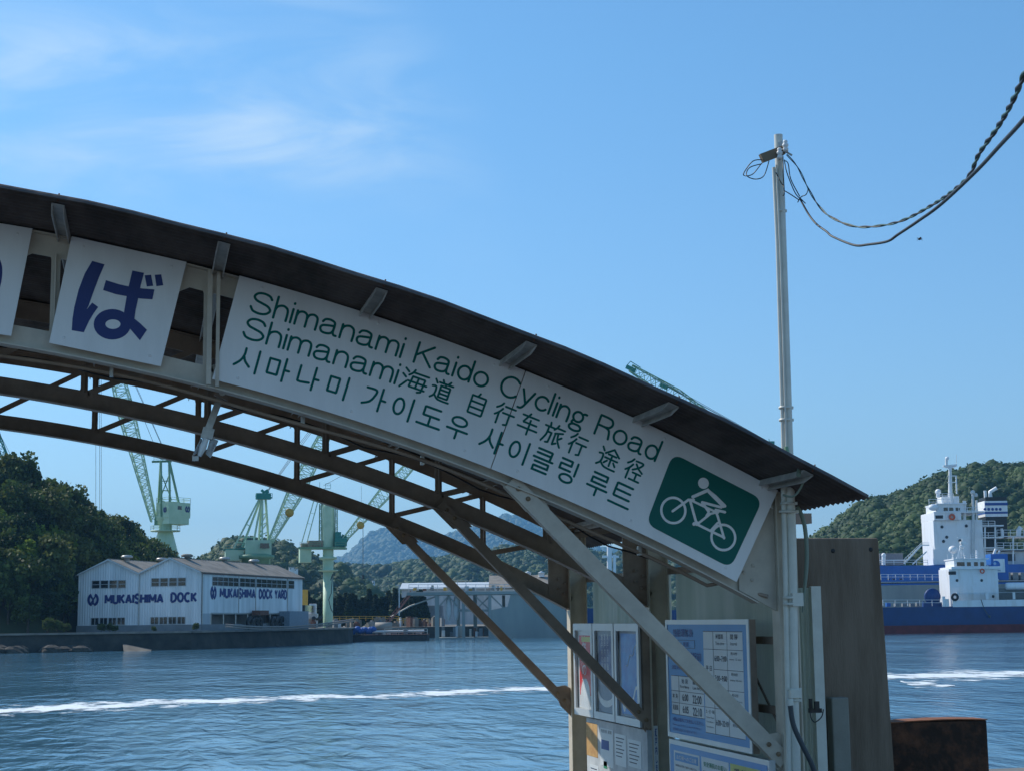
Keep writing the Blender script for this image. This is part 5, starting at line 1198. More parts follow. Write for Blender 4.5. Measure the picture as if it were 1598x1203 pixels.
quadbox([fr+(rr_-fr)*.02, rr_-(rr_-fr)*.06, rr_-(rr_-fr)*.06+(fl-fr)*.7, fr+(rr_-fr)*.02+(fl-fr)*.7], zb, zl, 'lower_house', M_CRANE, c)
xd = (rr_-fr).normalized(); xl = (fr-fl); xl.z = 0; xl.normalize(); xd.z = 0; xd.normalize()
logo(fr+xd*(rr_-fr).length*.86+Vector((0, 0, (zl+zt)/2-fr.z+.3))+xd.cross(Vector((0, 0, 1)))*.06, xd, .62, h)
logo(fl+xl*(fr-fl).length*.72+Vector((0, 0, (zl+zt)/2-fl.z))+xl.cross(Vector((0, 0, 1)))*.06, xl, .55, h)
b = MB(); o = fr+xd*(rr_-fr).length*.5+Vector((0, 0, (zl+zt)/2-fr.z+.5)); b.bar(o-xd*.6, o+xd*.6, .12, .8); b.build('window', M_GLASS, h)
b = MB(); z9 = Vector((0, 0, zt)); rail(b, [Vector((p.x, p.y, zt)) for p in (fl, fr, rr_, bkp, fl)]); b.build('roof_rail', M_CRANE, c)
b = MB(); hd = k_(256, 716)
for (x, y, dd) in ((246, 808, 2), (252, 806, -2), (265, 785, -2), (279, 785, 2)):
    b.bar(k_(x, y, dd), k_(251 if x < 260 else 264, 718, dd*.3), .45, .45)
for (xa, ya, xb, yb) in ((247, 780, 269, 786), (249, 750, 266, 750), (250, 735, 268, 780), (266, 735, 249, 780), (249, 765, 267, 765)): b.bar(k_(xa, ya), k_(xb, yb), .2, .2)
b.bar(k_(262, 718), k_(280, 785), .22, .22); b.bar(k_(237, 720), k_(268, 719), .2, .5); rail(b, [k_(240, 719), k_(268, 718)], .9)
b.box(hd+Vector((0, 0, .4)), (1.6, 1.2, .9)); b.build('a_frame', M_CRANE2, c)
b = MB(); lattice(b, k_(240, 813), k_(196, 640), 1.2, 3.4, 22, .13, .07); lattice(b, k_(196, 640), k_(155, 470), 3.4, 1.0, 22, .13, .07); b.build('jib', M_CRANE, c)
b = MB(); 
for o in (0, .8): b.tube([k_(262+o, 716), k_(210+o*2, 600), k_(157+o, 478)], .05, 4)
for x in (149.5, 155.5, 158): b.tube([k_(x, 480), k_(x, 800)], .045, 4)
b.tube([k_(250, 716), k_(225, 655), k_(197, 612)], .05, 4); b.build('hoist_rope', M_ROPE, c)
b = MB(); b.box(k_(247, 813), (1.8, 1.6, 1.8)); b.build('jib_foot', M_CRANE2, c)
# low crane with the stepped deck, behind the warehouse roof
D = 352; k_ = K(D); c = crane('jib_crane', 'green crane with a wide stepped deck and tall jib rising from behind the warehouse roof', D, 400)
b = MB(); q = k_(400, 880); b.lathe((q.x, q.y, 0), [(3.2, YARD), (3.2, k_(400, 872).z), (3.9, k_(400, 871).z), (3.9, k_(400, 866).z), (2.6, k_(400, 864).z)], 18); b.build('tower', M_CRANE2, c)
b = MB(); b.span(k_(352, 874, -2), k_(378, 859, 4)); b.build('counterweight', M_CRANE, c)
b = MB(); b.span(k_(383, 866, -2.5), k_(421, 844, 4)); b.span(k_(388, 880, -2), k_(419, 866, 3)); b.build('machine_house', M_CRANE, c)
b = MB(); b.span(k_(406, 855, -2.6), k_(420, 847, -2.4)); b.build('window', M_GLASS, c)
b = MB(); b.bar(k_(350, 858), k_(422, 853), 3, .3); rail(b, [k_(350, 857), k_(384, 855)], 1.1); rail(b, [k_(352, 857, 2), k_(420, 852, 2)], 1.1); b.build('deck_platform', M_CRANE3, c)
b = MB()
for (x, y, xx, yy, dd) in ((364, 856, 404, 779, -1.5), (378, 853, 406, 780, 1.5), (395, 850, 408, 778, -1), (409, 846, 410, 772, -1), (419, 844, 414, 772, 1), (404, 845, 408, 772, 1)): b.bar(k_(x, y, dd), k_(xx, yy, dd*.4), .38, .38)
for (x, y, xx, yy) in ((383, 817, 390, 820), (372, 838, 400, 838), (405, 835, 417, 830), (406, 820, 416, 815), (407, 805, 416, 800), (406, 830, 416, 817), (407, 818, 415, 803), (367, 846, 378, 846)): b.bar(k_(x, y), k_(xx, yy), .2, .2)
b.build('a_frame', M_CRANE, c)
b = MB(); b.box(k_(411, 774), (3.2, 2, 1.3)); b.bar(k_(399, 777), k_(425, 776), .5, .3); rail(b, [k_(399, 776), k_(425, 775)], .8); b.bar(k_(409, 768), k_(412, 765), .5, 1.0); b.bar(k_(414, 768), k_(419, 765), .5, .8); b.build('head_platform', M_CRANE3, c)
b = MB(); lattice(b, k_(422, 845), k_(463, 765), 1.0, 3.2, 14, .13, .07); lattice(b, k_(463, 765), k_(560, 575), 3.2, 1.2, 26, .13, .07); b.build('jib', M_CRANE, c)
b = MB(); b.lathe(k_(451.5, 799.5, -2.3), [(0, 0), (.95, 0), (.95, .5), (0, .5)], 16, tuple(FH)); b.build('pulley', M_YELLOW, c)
b = MB()
for o in (0, 3, 6): b.tube([k_(413+o*.3, 771), k_(470+o, 688), k_(556+o*.5, 578)], .05, 4)
b.build('luffing_rope', M_ROPE, c)
# round column crane over the yard
D = 402; k_ = K(D); c = crane('jib_crane', 'pale green crane on a tall round column, right of the warehouse', D, 511)
p = k_(512, 900)
def zz(y): return k_(512, y).z
b = MB(); b.lathe((p.x, p.y, 0), [(1.25, YARD), (1.25, zz(892)), (1.25, zz(892)), (1.35, zz(880)), (1.35, zz(853))], 20); b.lathe((p.x, p.y, 0), [(1.2, zz(892)), (2.5, zz(890)), (2.5, zz(889)), (1.2, zz(888))], 20); b.lathe((p.x, p.y, 0), [(1.2, zz(874)), (2.2, zz(872)), (2.2, zz(869)), (1.2, zz(868))], 20); b.build('column', M_CRANE, c)
b = MB(); b.lathe((p.x-.0, p.y, 0), [(1.5, zz(853)), (1.5, zz(792)), (1.6, zz(785)), (1.0, zz(784))], 20); b.build('mast', M_CRANE, c)
b = MB()
for s in (-1.95, 1.95):
    lattice(b, Vector((p.x, p.y, zz(853)))+R0*s, Vector((p.x, p.y, zz(786)))+R0*s, .7, .5, 12, .08, .05, dep=.8)
b.build('mast_ladder', M_CRANE2, c)
b = MB(); b.bar(k_(468, 855), k_(540, 855), 4.5, .5); rail(b, [k_(468, 853, -2), k_(500, 853, -2)], 1.2); rail(b, [k_(523, 853, -2), k_(539, 853, -2)], 1.2); b.build('deck_platform', M_CRANE2, c)
b = MB(); b.span(k_(468, 877, -2), k_(484, 856, 2)); b.build('counterweight', M_CRANE, c)
b = MB(); b.box(k_(492, 848), (3.6, 3, 1.5)); b.box(k_(477, 850), (2.4, 2, .9)); b.cyl(k_(484, 849, -2), k_(484, 849, 2), .7, 10); b.build('winch', mat('winch_brown', (.30, .24, .16), .7, var=.3), c)
b = MB(); b.box(k_(531, 846), (3, 3, 2)); b.box(k_(527, 836), (1.5, 2, 2)); b.bar(k_(540, 836), k_(530, 853), .5, 2); b.build('jib_foot', M_CRANE3, c)
b = MB(); b.lathe(k_(506, 786), [(1.0, 0), (1.0, .6), (.9, 2.4), (.5, 2.8), (0, 2.9)], 12); b.bar(k_(505, 762), k_(516, 762), .3, .12); rail(b, [k_(508, 761), k_(516, 761)], 1.1, step=1); b.bar(k_(499, 760), k_(499, 752), .1, .1); b.build('mast_head', M_CRANE3, c)
b = MB(); lattice(b, k_(537, 842), k_(600, 770), 1.0, 3.0, 14, .12, .07); lattice(b, k_(600, 770), k_(690, 672), 3.0, 1.2, 20, .12, .07); b.build('jib', M_CRANE, c)
b = MB(); b.lathe(k_(562.5, 819, -2.3), [(0, 0), (.95, 0), (.95, .5), (0, .5)], 16, tuple(FH)); b.build('pulley', M_YELLOW, c)
b = MB(); b.bar(k_(490, 780), k_(471, 846), .22, .22); b.bar(k_(496, 782), k_(479, 846), .22, .22)
for t in (.3, .55): b.bar(k_(490-19*t, 780+66*t), k_(496-17*t, 782+64*t), .1, .1)
b.build('back_stay', M_CRANE, c)
b = MB(); b.tube([k_(566.5, 820), k_(566.5, 898)], .07, 4); b.tube([k_(505, 757), k_(600, 706), k_(688, 673)], .05, 4); b.tube([k_(564, 758), k_(564, 790)], .03, 4); b.build('hoist_rope', M_ROPE, c)
b = MB(); b.box(k_(566.5, 900), (.5, .5, 1.0)); b.build('hook', M_BLACK, c)
b = MB(); b.tube([k_(516, 905, -2), k_(519, 895, -2), k_(517, 925, -2), k_(513, 935, -2), k_(516, 948, -2), k_(519, 955, -2)], .10, 6); b.build('hose', M_BLACK, c)
# crane whose jib tip shows above the shelter roof
D = 350; k_ = K(D); c = crane('jib_crane', 'teal green crane whose jib tip and ropes show above the shelter roof near the pole', D, 1160)
b = MB(); q = k_(1150, 860); b.lathe((q.x, q.y, 0), [(1.9, YARD), (1.6, k_(1150, 820).z), (2.6, k_(1150, 818).z), (2.6, k_(1150, 812).z)], 16); b.build('tower', M_CRANE3, c)
b = MB(); b.span(k_(1135, 812, -3), k_(1200, 780, 3)); b.build('machine_house', M_CRANE3, c)
b = MB(); lattice(b, k_(1228, 740), k_(1055, 618), 1.2, 2.8, 18, .10, .055); lattice(b, k_(1055, 618), k_(984, 574), 2.8, 1.4, 8, .10, .055); b.build('jib', M_CRANE2, c)
b = MB(); b.bar(k_(977, 572), k_(992, 579), .4, .9); b.bar(k_(977, 572), k_(984, 564), .15, .15); b.bar(k_(984, 564), k_(1000, 574), .15, .15); b.bar(k_(1030, 600), k_(1042, 606), .5, .8); b.build('jib_head', M_CRANE3, c)
b = MB(); b.bar(k_(1203, 700), k_(1192, 785), .4, .4); b.bar(k_(1204, 700), k_(1168, 785), .3, .3); b.box(k_(1201, 694), (1.8, 1.4, 1.6)); b.bar(k_(1196, 697), k_(1212, 699), .2, .2); b.bar(k_(1201, 694), k_(1200, 684), .12, .12); b.build('a_frame', M_CRANE3, c)
b = MB()
for (x, y) in ((1000, 576), (1018, 590), (1035, 600), (1042, 604)): b.tube([k_(1202, 690), k_(x, y)], .05, 4)
b.tube([k_(988, 582), k_(988, 592)], .04, 4); b.build('hoist_rope', M_ROPE, c)
# jib foot lines of a crane hidden by the hill, at the left edge
D = 420; k_ = K(D); c = crane('jib_crane', 'dark crane jib slanting behind the wooded hill at the left frame edge', D, 40)
b = MB(); lattice(b, k_(34, 780), k_(-30, 620), 1.0, 2.2, 16, .13, .07); b.build('jib', M_CRANE3, c)
b = MB(); q = k_(36, 800); b.lathe((q.x, q.y, 0), [(2, YARD), (1.6, k_(36, 790).z), (0, k_(36, 784).z)], 12); b.build('tower', M_CRANE, c)
b = MB(); b.tube([k_(48, 770), k_(-40, 600)], .05, 4); b.build('luffing_rope', M_ROPE, c)

# ============================================================ SHIPS AND DOCKS AT RIGHT
def hull(name, label, D, xb, xs, zdeck, beam, m, zboot=None, mboot=None, bow_rise=1.5, cat='ship', group=None):
    # bow at pixel xb, stern at pixel xs; sits parallel to the picture
    t = thing(name, ground((xb+xs)/2, D, WATER), label, cat, group); lat = lambda px: (px-CX)/F_PX*D
    x0, x1 = lat(xb), lat(xs); L = abs(x1-x0); n = 30; dirn = 1 if x1 > x0 else -1
    def sec(i, z, f=1.0):
        u = i/n; w = beam/2*min(1, (u*5.5)**.6)*(1 if u < .9 else 1-.25*(u-.9)/.1); return u, w*f
    def body(mb, za, zb_, off=0):
        vs = []
        for i in range(n+1):
            u, w = sec(i, 0); w += off
            for z in (za, zb_):
                rk = (1-u)*(2.2 if z > za else 0)*(1 if u < .15 else 0); zz_ = z+(bow_rise*max(0, 1-u/.16)**1.2 if z == zb_ and zb_ == zdeck else 0)
                fl = 1 if z == zb_ else .94
                xx = x0+dirn*(u*L-rk); vs += [ctr(xx, D-w*fl, zz_), ctr(xx, D+w*fl, zz_)]
        fs = []
        for i in range(n):
            a = i*4; fs += [(a, a+4, a+6, a+2), (a+1, a+3, a+7, a+5), (a+2, a+6, a+7, a+3)]
        fs += [(0, 2, 3, 1), (n*4, n*4+1, n*4+3, n*4+2)]; mb.add(vs, fs)
    b = MB(); zb_ = zboot if zboot is not None else WATER-.8
    body(b, zb_, zdeck); b.build('hull', m, t)
    if zboot is not None: b = MB(); body(b, WATER-.8, zboot-.002, -.01); b.build('boot_band', mboot, t)
    return t
# --- nearer small tanker (navy hull)
DB = 352; kb = K(DB-6)
def pz(y, px=1480, D=DB-6): return at(px, y, D).z
sB = hull('small_tanker', 'nearer navy-hulled small tanker with a low white wheelhouse and blue funnel', DB, 868, 1760, pz(946), 12.0, M_HULL, pz(975, 1450), M_BOOT, 1.2)
def bx(par, name, m, xa, ya, xb, yb, d0, d1, bev=.06, D=DB):   # box between pixels, depth d0..d1 relative to D
    a = at(xa, ya, D); c = at(xb, yb, D); la, lb = a.dot(R0), c.dot(R0); bb = MB()
    z0, z1 = min(a.z, c.z), max(a.z, c.z)
    bb.prism([ctr(la, D+d0, z0), ctr(lb, D+d0, z0), ctr(lb, D+d1, z0), ctr(la, D+d1, z0)], (0, 0, z1-z0)); return bb.build(name, m, par, bevel=bev)
def wins(par, xs, y0, y1, D, d, wpx, m=None, name='window'):
    for x in xs: bx(par, name, m or M_GLASS, x-wpx/2, y0, x+wpx/2, y1, d-.05, d+.02, 0, D)
def ports(par, pts, D, d, r=.28):
    for (x, y) in pts: p_ = at(x, y, D+d); b = MB(); b.lathe(p_-FH*.03, [(0, 0), (r, 0), (r*1.1, .05)], 12, tuple(FH)); b.build('porthole', M_GLASS, par)
house = bx(sB, 'accommodation_block', M_WHITE, 1475, 946, 1547, 887, -4.5, 4.0)
bx(sB, 'bridge_wing', M_WHITE, 1475, 889, 1550, 884, -5.2, 4.5)
wheel = bx(sB, 'wheelhouse', M_WHITE, 1481, 885, 1530, 873, -4.2, 3.0)
bx(wheel, 'bridge_roof', M_WHITE, 1479, 874, 1534, 871.5, -4.6, 3.4, .04)
wins(wheel, (1488, 1494, 1503.5, 1514.5, 1524), 883.5, 877.5, DB, -4.22, 5.5)
ports(house, ((1493.5, 905), (1532, 905), (1550, 930)), DB, -4.56)
b = MB(); q = at(1486, 893.5, DB-4.6); b.bar(q-R0*.8, q+R0*.8, .08, .7); b.build('name_plate', M_BLACK, house)
b = MB(); rail(b, [kb(1479, 871.5, 1.8), kb(1533, 871.5, 1.8)], 1.0, .035, 1.2); b.build('bridge_rail', M_WHITE, sB)
b = MB(); rail(b, [kb(1378, 945, .5), kb(1474, 945, .5)], 1.3, .04, 2.2); b.build('bow_rail', M_WHITE, sB)
# bulwark strip with dark openings aft
bx(sB, 'bulwark', M_WHITE, 1475, 947, 1700, 934, -6.1, -5.9, .03)
bx(sB, 'bulwark_rail', M_WHITE, 1482, 925.5, 1700, 922.5, -6.2, -5.2, .03)
for x in (1483, 1528, 1569, 1610, 1650): bx(sB, 'bulwark_post', M_WHITE, x-1.6, 935, x+1.6, 924, -6.1, -5.9, 0)
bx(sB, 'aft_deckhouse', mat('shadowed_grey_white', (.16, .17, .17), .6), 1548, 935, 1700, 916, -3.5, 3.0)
b = MB(); p_ = kb(1490.5, 931, -.6); b.lathe(p_, [(.35, 0), (.8, 0), (.86, .15), (.8, .3), (.35, .3), (.35, 0)], 16, tuple(FH)); b.build('fender_tyre', M_BLACK, sB)
b = MB(); p_ = at(1533, 890.5, DB-5.4); b.lathe(p_, [(.28, 0), (.5, -.02), (.56, .08), (.5, .18), (.28, .16), (.28, 0)], 16, tuple(FH)); b.build('lifebuoy', M_ORANGE, sB)
fn = bx(sB, 'funnel', M_BLUE, 1544, 905, 1568, 864, -2.0, 2.0)
bx(fn, 'funnel_plate', M_WHITE, 1547, 893, 1563, 872, -2.12, -2.04, 0)
b = MB(); p_ = at(1554.5, 880.5, DB-2.2); b.lathe(p_, [(0, -.02), (.85, 0), (.9, .06)], 20, tuple(FH)); b.build('funnel_emblem', M_BLUE, fn)
b = MB(); p_ = at(1552.5, 878.5, DB-2.26); b.lathe(p_, [(0, -.02), (.3, 0), (.32, .03)], 14, tuple(FH)); b.build('emblem_highlight', mat('pale_blue', (.30, .48, .70), .4), fn)
wnp = at(1555, 890.5, DB-2.14); txt('SHIPPING', wnp-R0*.9, 1.8, .28, R0, (0, 0, 1), M_NAVY, fn, lift=.02)
b = MB(); b.tube([kb(1550, 866, 5), kb(1554, 856, 5)], .28, 8); b.tube([kb(1557, 866, 5), kb(1560, 859, 5)], .2, 8); b.build('exhaust_pipe', M_WHITE, fn)
b = MB(); b.tube([kb(1557, 905, 3), kb(1548, 893, 2), kb(1540, 882, 2)], .3, 6); b.build('derrick_arm', M_WHITE2, sB)
b = MB(); b.lathe(kb(1585, 914, 2)-R0*2.2, [(0, 0), (.7, .1), (.8, .5), (.8, 3.9), (.7, 4.3), (0, 4.4)], 12, tuple(R0)); b.build('life_raft', M_WHITE, sB)
# radar mast
b = MB()
for (x, y, xx, yy) in ((1487, 872, 1487, 857), (1493, 872, 1500, 852), (1507, 872, 1501, 852), (1501, 870, 1501, 846), (1524, 873, 1524, 858)): b.bar(kb(x, y, 4), kb(xx, yy, 4), .3, .3)
b.bar(kb(1494, 838, 4), kb(1514, 838, 4), .2, .25); b.bar(kb(1501, 852, 4), kb(1502, 838, 4), .18, .18); b.sphere(kb(1487, 857, 4), .95, 12, 8, (1, 1, .9)); b.sphere(kb(1501, 852, 4), .55, 10, 6); b.box(kb(1503, 846, 4), (1.4, .5, .5)); b.bar(kb(1490, 848, 4), kb(1513, 848, 4), .12, .12); b.build('radar_mast', M_WHITE, sB)
b = MB(); p_ = kb(1455, 930, 2); b.lathe(p_-FH*.3, [(0, -.2), (1.7, -.1), (1.75, .3), (1.7, .7), (0, .8)], 22, tuple(FH)); b.bar(kb(1440, 944, 2), kb(1470, 944, 2), 1.2, 1.4); b.bar(kb(1440, 938, 2), kb(1446, 945, 2), .4, .4); b.build('hose_reel', mat('dark_blue_paint', (.008, .045, .18), .5), sB)
for (x) in (1387, 1400, 1412, 1424, 1434): bx(sB, 'deck_fitting', M_BLUE if x % 2 else M_DECK, x-3, 946, x+3, 939+(x % 3), 0, 1.5, .03)
b = MB(); b.tube([kb(1478, 946, 0), kb(1477, 934, 0)], .5, 8); b.tube([kb(1473, 946, 0), kb(1472, 930, 0)], .4, 8); b.build('deck_ventilator', M_WHITE, sB)
b = MB(); b.tube([kb(1531, 935, -.7), kb(1536, 950, -.7), kb(1543, 961, -.7)], .09, 5); b.sphere(kb(1544, 961.5, -.7), .28, 8, 6); b.build('fender_rope', M_ROPE, sB)
# --- foremast of the tanker seen through the shelter
b = MB(); b.cyl(kb(951, 945, 4), kb(951, 850, 4), .55, 10); b.cyl(kb(959, 945, 4), kb(959, 865, 4), .35, 8); b.bar(kb(940, 868, 4), kb(966, 868, 4), .4, .5); b.build('foremast', M_WHITE, sB)
# --- grey floating dock wall between the ships
DD = 372
fd = thing('dock_wall', ground(1500, DD, WATER), 'long grey dock wall with blue and white railings between the two ships', 'dock')
bx(fd, 'wall_body', M_GREYH, 1345, 1000, 1800, 908, -4, 4, .1, DD); bx(fd, 'wall_top', M_CONC if False else mat('pale_dock_top', (.36, .36, .33), .8), 1344, 908.3, 1800, 904.5, -4.3, 4.3, .05, DD)
b = MB(); kd = K(DD-4); rail(b, [kd(1352, 904.5), kd(1478, 904.5)], 1.3, .045, 1.6)
b.build('dock_rail', M_WHITE, fd)
for (x0, x1) in ((1378, 1393), (1396, 1409), (1412, 1423), (1427, 1438), (1450, 1460), (1463, 1474)): bx(fd, 'rail_panel', M_BLUE, x0, 903, x1, 896.5, -3.7, -3.6, 0, DD)
for x in (1383, 1391, 1402): bx(fd, 'bollard', M_BLACK, x-1.5, 904.5, x+1.5, 899, -2.5, -1.8, .05, DD)
for x in (1555, 1568, 1580, 1592): bx(fd, 'deck_machinery', M_DECK, x-4, 904.5, x+4, 893+(x % 4), -2.5, 1, .08, DD)
# --- larger ship behind (bright blue hull)
DA = 398
def pzA(y, px=1480): return at(px, y, DA-8).z
sA = hull('cargo_ship', 'larger white ship behind with a bright blue hull, tall bridge block and banded black funnel', DA, 1270, 1900, pzA(881), 16, M_BLUE, None, None, 1.0)
ka = K(DA-7)
blk = bx(sA, 'accommodation_block', M_WHITE, 1449, 882, 1521, 813, -6.5, 5, .1, DA)
bx(blk, 'lower_block', M_WHITE, 1446, 882, 1476, 858, -6.9, -6.4, .05, DA)
bx(sA, 'bridge_wing', M_WHITE, 1446, 814, 1487, 801, -7.4, 5.5, .08, DA)
bx(sA, 'bridge_deck', M_WHITE, 1446, 803, 1523, 800, -7.6, 5.6, .04, DA)
whl = bx(sA, 'wheelhouse', M_WHITE, 1450, 801, 1493, 789, -7.0, 3, .1, DA)
bx(whl, 'wheelhouse_roof', M_WHITE, 1449, 790, 1496, 787.5, -7.4, 3.3, .05, DA)
wins(whl, (1464, 1472.5, 1482.5), 799.5, 794.5, DA, -7.05, 6)
bx(blk, 'name_board', M_BLACK, 1448, 811.5, 1459, 806.5, -7.5, -7.42, 0, DA)
ports(blk, ((1470, 821.5), (1508, 820), (1477.5, 837.5), (1472.5, 844), (1467, 867.5), (1498, 843)), DA, -6.6, .35)
b = MB(); rail(b, [ka(1450, 788, -.2), ka(1496, 788, -.2)], 1.5, .05, 1.5); rail(b, [ka(1496, 801, -.2), ka(1524, 801, -.2)], 1.5, .05, 1.5); rail(b, [ka(1462, 776, .5), ka(1488, 776, .5)], 1.0, .05, 1.2); b.build('bridge_rail', M_WHITE, sA)
bx(sA, 'monkey_island', M_WHITE, 1463, 788, 1488, 776, -5, 0, .05, DA)
mst = MB(); mst.tube([ka(1484, 801, 2), ka(1483, 765, 2), ka(1482.5, 726, 2)], .5, 10, radii=[.6, .5, .35]); mst.bar(ka(1472, 727, 2), ka(1493, 725, 2), .6, .4); mst.tube([ka(1472, 727, 2), ka(1482, 730, 2), ka(1493, 726, 2)], .2, 6); mst.tube([ka(1477, 727, 2), ka(1477, 716, 2)], .35, 8); mst.sphere(ka(1478, 715, 2), .5, 8, 6); mst.bar(ka(1492.5, 727, 2), ka(1492.5, 709, 2), .09, .09)
for y in (742, 752): mst.bar(ka(1479, y, 2), ka(1493, y, 2), .25, .2)
mst.bar(ka(1492, 742, 2), ka(1493, 770, 2), .3, .3); mst.build('mast', M_WHITE, sA)
b = MB(); b.tube([ka(1464, 776, 3), ka(1464, 768, 3)], .5, 8); b.sphere(ka(1464, 767, 3), .75, 10, 6); b.build('radome', M_WHITE, sA); b = MB(); b.sphere(ka(1457, 791, 0), 1.1, 12, 8, (1.2, 1, .8)); b.build('radome', M_WHITE, sA)
b = MB(); b.bar(ka(1483, 735, 2), ka(1468, 767, 2), .08, .08); b.bar(ka(1487, 760, 2), ka(1520, 800, 2), .08, .08); b.bar(ka(1484, 735, 2), ka(1515, 790, 2), .05, .05); b.build('stay_wire', M_ROPE, sA)
b = MB(); b.lathe(at(1486, 806, DA-7.9), [(.35, 0), (.75, 0), (.82, .15), (.75, .3), (.35, .3), (.35, 0)], 14, tuple(FH)); b.build('lifebuoy', M_ORANGE, sA)
for x, y0 in ((1505, 781), (1524, 780), (1518, 768)): b = MB(); b.tube([ka(x, 813, 1), ka(x, y0, 1)], .45 if x == 1505 else .25, 8); b.build('vent_post', M_WHITE, sA)
b = MB(); b.tube([ka(1518, 880, 0), ka(1519, 800, 0), ka(1518, 772, 0)], .35, 8); b.sphere(ka(1518, 768, 0), .6, 8, 6); b.sphere(ka(1523, 772, 0), .5, 8, 6); b.build('crane_post', M_WHITE2, sA)
# funnel
fA = bx(sA, 'funnel', M_WHITE, 1532, 807, 1566, 782, -3, 3, .1, DA)
bx(fA, 'funnel_top', M_BLACK, 1532.5, 782, 1565.5, 776, -2.9, 2.9, .1, DA)
M_FB = mat('funnel_blue', (.01, .06, .26), .4)
bx(fA, 'funnel_band', M_FB, 1531.5, 789.5, 1566.5, 785, -3.1, 3.1, 0, DA); bx(fA, 'funnel_band', M_FB, 1531.5, 802.5, 1566.5, 799, -3.1, 3.1, 0, DA)
for x in (1537, 1543, 1549, 1555, 1561): b = MB(); b.lathe(at(x, 794, DA-3.05), [(0, -.1), (.33, -.08), (.36, 0)], 10, tuple(FH)); b.build('funnel_dot', M_FB, fA)
bx(sA, 'funnel_casing', M_BLACK, 1535, 840, 1566, 807, -2.8, 2.8, .1, DA)
b = MB(); b.tube([ka(1546, 777, 5), ka(1545, 767, 5), ka(1555, 761, 5)], .5, 8); b.tube([ka(1538, 777, 5), ka(1537, 765, 5)], .35, 8); b.build('exhaust_pipe', M_WHITE, sA)
# aft decks
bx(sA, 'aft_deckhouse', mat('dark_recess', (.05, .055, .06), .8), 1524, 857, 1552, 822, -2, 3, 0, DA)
for y in (822, 840, 856): bx(sA, 'aft_deck', M_WHITE, 1521, y+1.2, 1554, y-1.2, -6.5, 3, 0, DA)
bx(sA, 'aft_deck', M_WHITE, 1552, 838.5, 1700, 835.5, -4.5, 4, 0, DA); bx(sA, 'aft_deck', M_WHITE, 1520, 860, 1700, 856.5, -6.5, 4, 0, DA)
bx(sA, 'aft_house', M_WHITE2, 1530, 882, 1700, 860, -5, 4, .05, DA)
for x in (1522, 1537, 1553, 1581, 1620): b = MB(); b.bar(ka(x, 881, 1), ka(x, 822 if x < 1560 else 837, 1), .35, .35); b.build('deck_pillar', M_WHITE, sA)
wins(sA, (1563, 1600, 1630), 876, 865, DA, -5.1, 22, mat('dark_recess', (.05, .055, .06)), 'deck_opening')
b = MB()
for y, xa_, xb_ in ((822, 1522, 1553), (840, 1522, 1553), (836, 1556, 1640), (856, 1556, 1640)): rail(b, [ka(xa_, y, 0), ka(xb_, y, 0)], 1.5, .05, 1.6)
b.build('deck_rail', M_WHITE, sA)
b = MB(); b.tube([ka(1589, 837, 3), ka(1590, 826, 3), ka(1593, 822, 3)], .6, 8); b.tube([ka(1564, 837, 3), ka(1563, 824, 3)], .35, 8); b.build('deck_ventilator', M_WHITE, sA)
# gangway stairs
b = MB()
for o in (0, 2.2):
    b.bar(ka(1411, 879, o), ka(1438, 850, o), .35, .35); b.bar(ka(1411, 872, o), ka(1438, 846.5, o), .12, .12); b.bar(ka(1438, 850, o), ka(1450, 850, o), .3, .3); b.bar(ka(1438, 846.5, o), ka(1450, 846.5, o), .12, .12)
    b.bar(ka(1424, 880, o), ka(1446, 860, o), .3, .3)
for i in range(8): t_ = i/8; b.bar(ka(1411+27*t_, 879-29*t_, 0), ka(1411+27*t_, 879-29*t_, 2.2), .5, .08); b.bar(ka(1411+27*t_, 879-29*t_, 0), ka(1411+27*t_, 872-26*t_, 0), .09, .09)
b.build('stairs', M_WHITE, sA)
b = MB(); rail(b, [ka(1360, 881, 0), ka(1448, 881, 0)], 1.2, .05, 2.5); b.build('deck_rail', M_WHITE, sA)
bx(sA, 'deck_house', mat('brown_grey_house', (.24, .22, .20), .7), 1376, 881, 1412, 862, 2, 5, .05, DA); 
b = MB(); b.tube([ka(1379, 881, 1), ka(1379, 868, 1)], .5, 8); b.sphere(ka(1379, 866, 1), .6, 8, 6); b.build('deck_ventilator', M_WHITE, sA)
bx(sA, 'railing_pipe', M_WHITE2, 1360, 876, 1410, 873.5, -5, -4.6, 0, DA)

# ============================================================ MIDDLE OF THE YARD: floating dock, barge, sheds
DM = 352; km = K(DM-3)
dk = thing('floating_dock', ground(800, DM, WATER), 'grey-green floating dock with a raised deck on pillars and a plated wing at right', 'dock')
b = MB(); pts = [km(762, 994), km(762, 952), km(792, 946), km(797, 926), km(862, 926), km(889, 960), km(889, 995)]
a_ = [ctr(p.dot(R0), DM-3, p.z) for p in pts]; a_[0].z = a_[-1].z = WATER-.5
b.prism(a_, tuple(FH*10)); b.build('plated_wing', M_GREYH, dk)
bx(dk, 'pontoon', M_GREYH, 680, 1000, 800, 993, -3.2, 8, .1, DM)
bx(dk, 'upper_deck', M_GREYH, 636, 929, 866, 921, -3.4, 7, .08, DM)
for i, (x, w_) in enumerate(((683, 6), (714.5, 4.5), (724, 4), (741, 5), (765, 4), (786, 4))): bx(dk, 'pillar', M_GREYH, x-w_/2, 995, x+w_/2, 928, -3.2+(i % 2)*6, -2+(i % 2)*6, .05, DM)
b = MB(); rail(b, [km(638, 921, -.4), km(862, 921, -.4)], 1.3, .05, 2.0); b.build('deck_rail', M_WHITE2, dk)
b = MB(); 
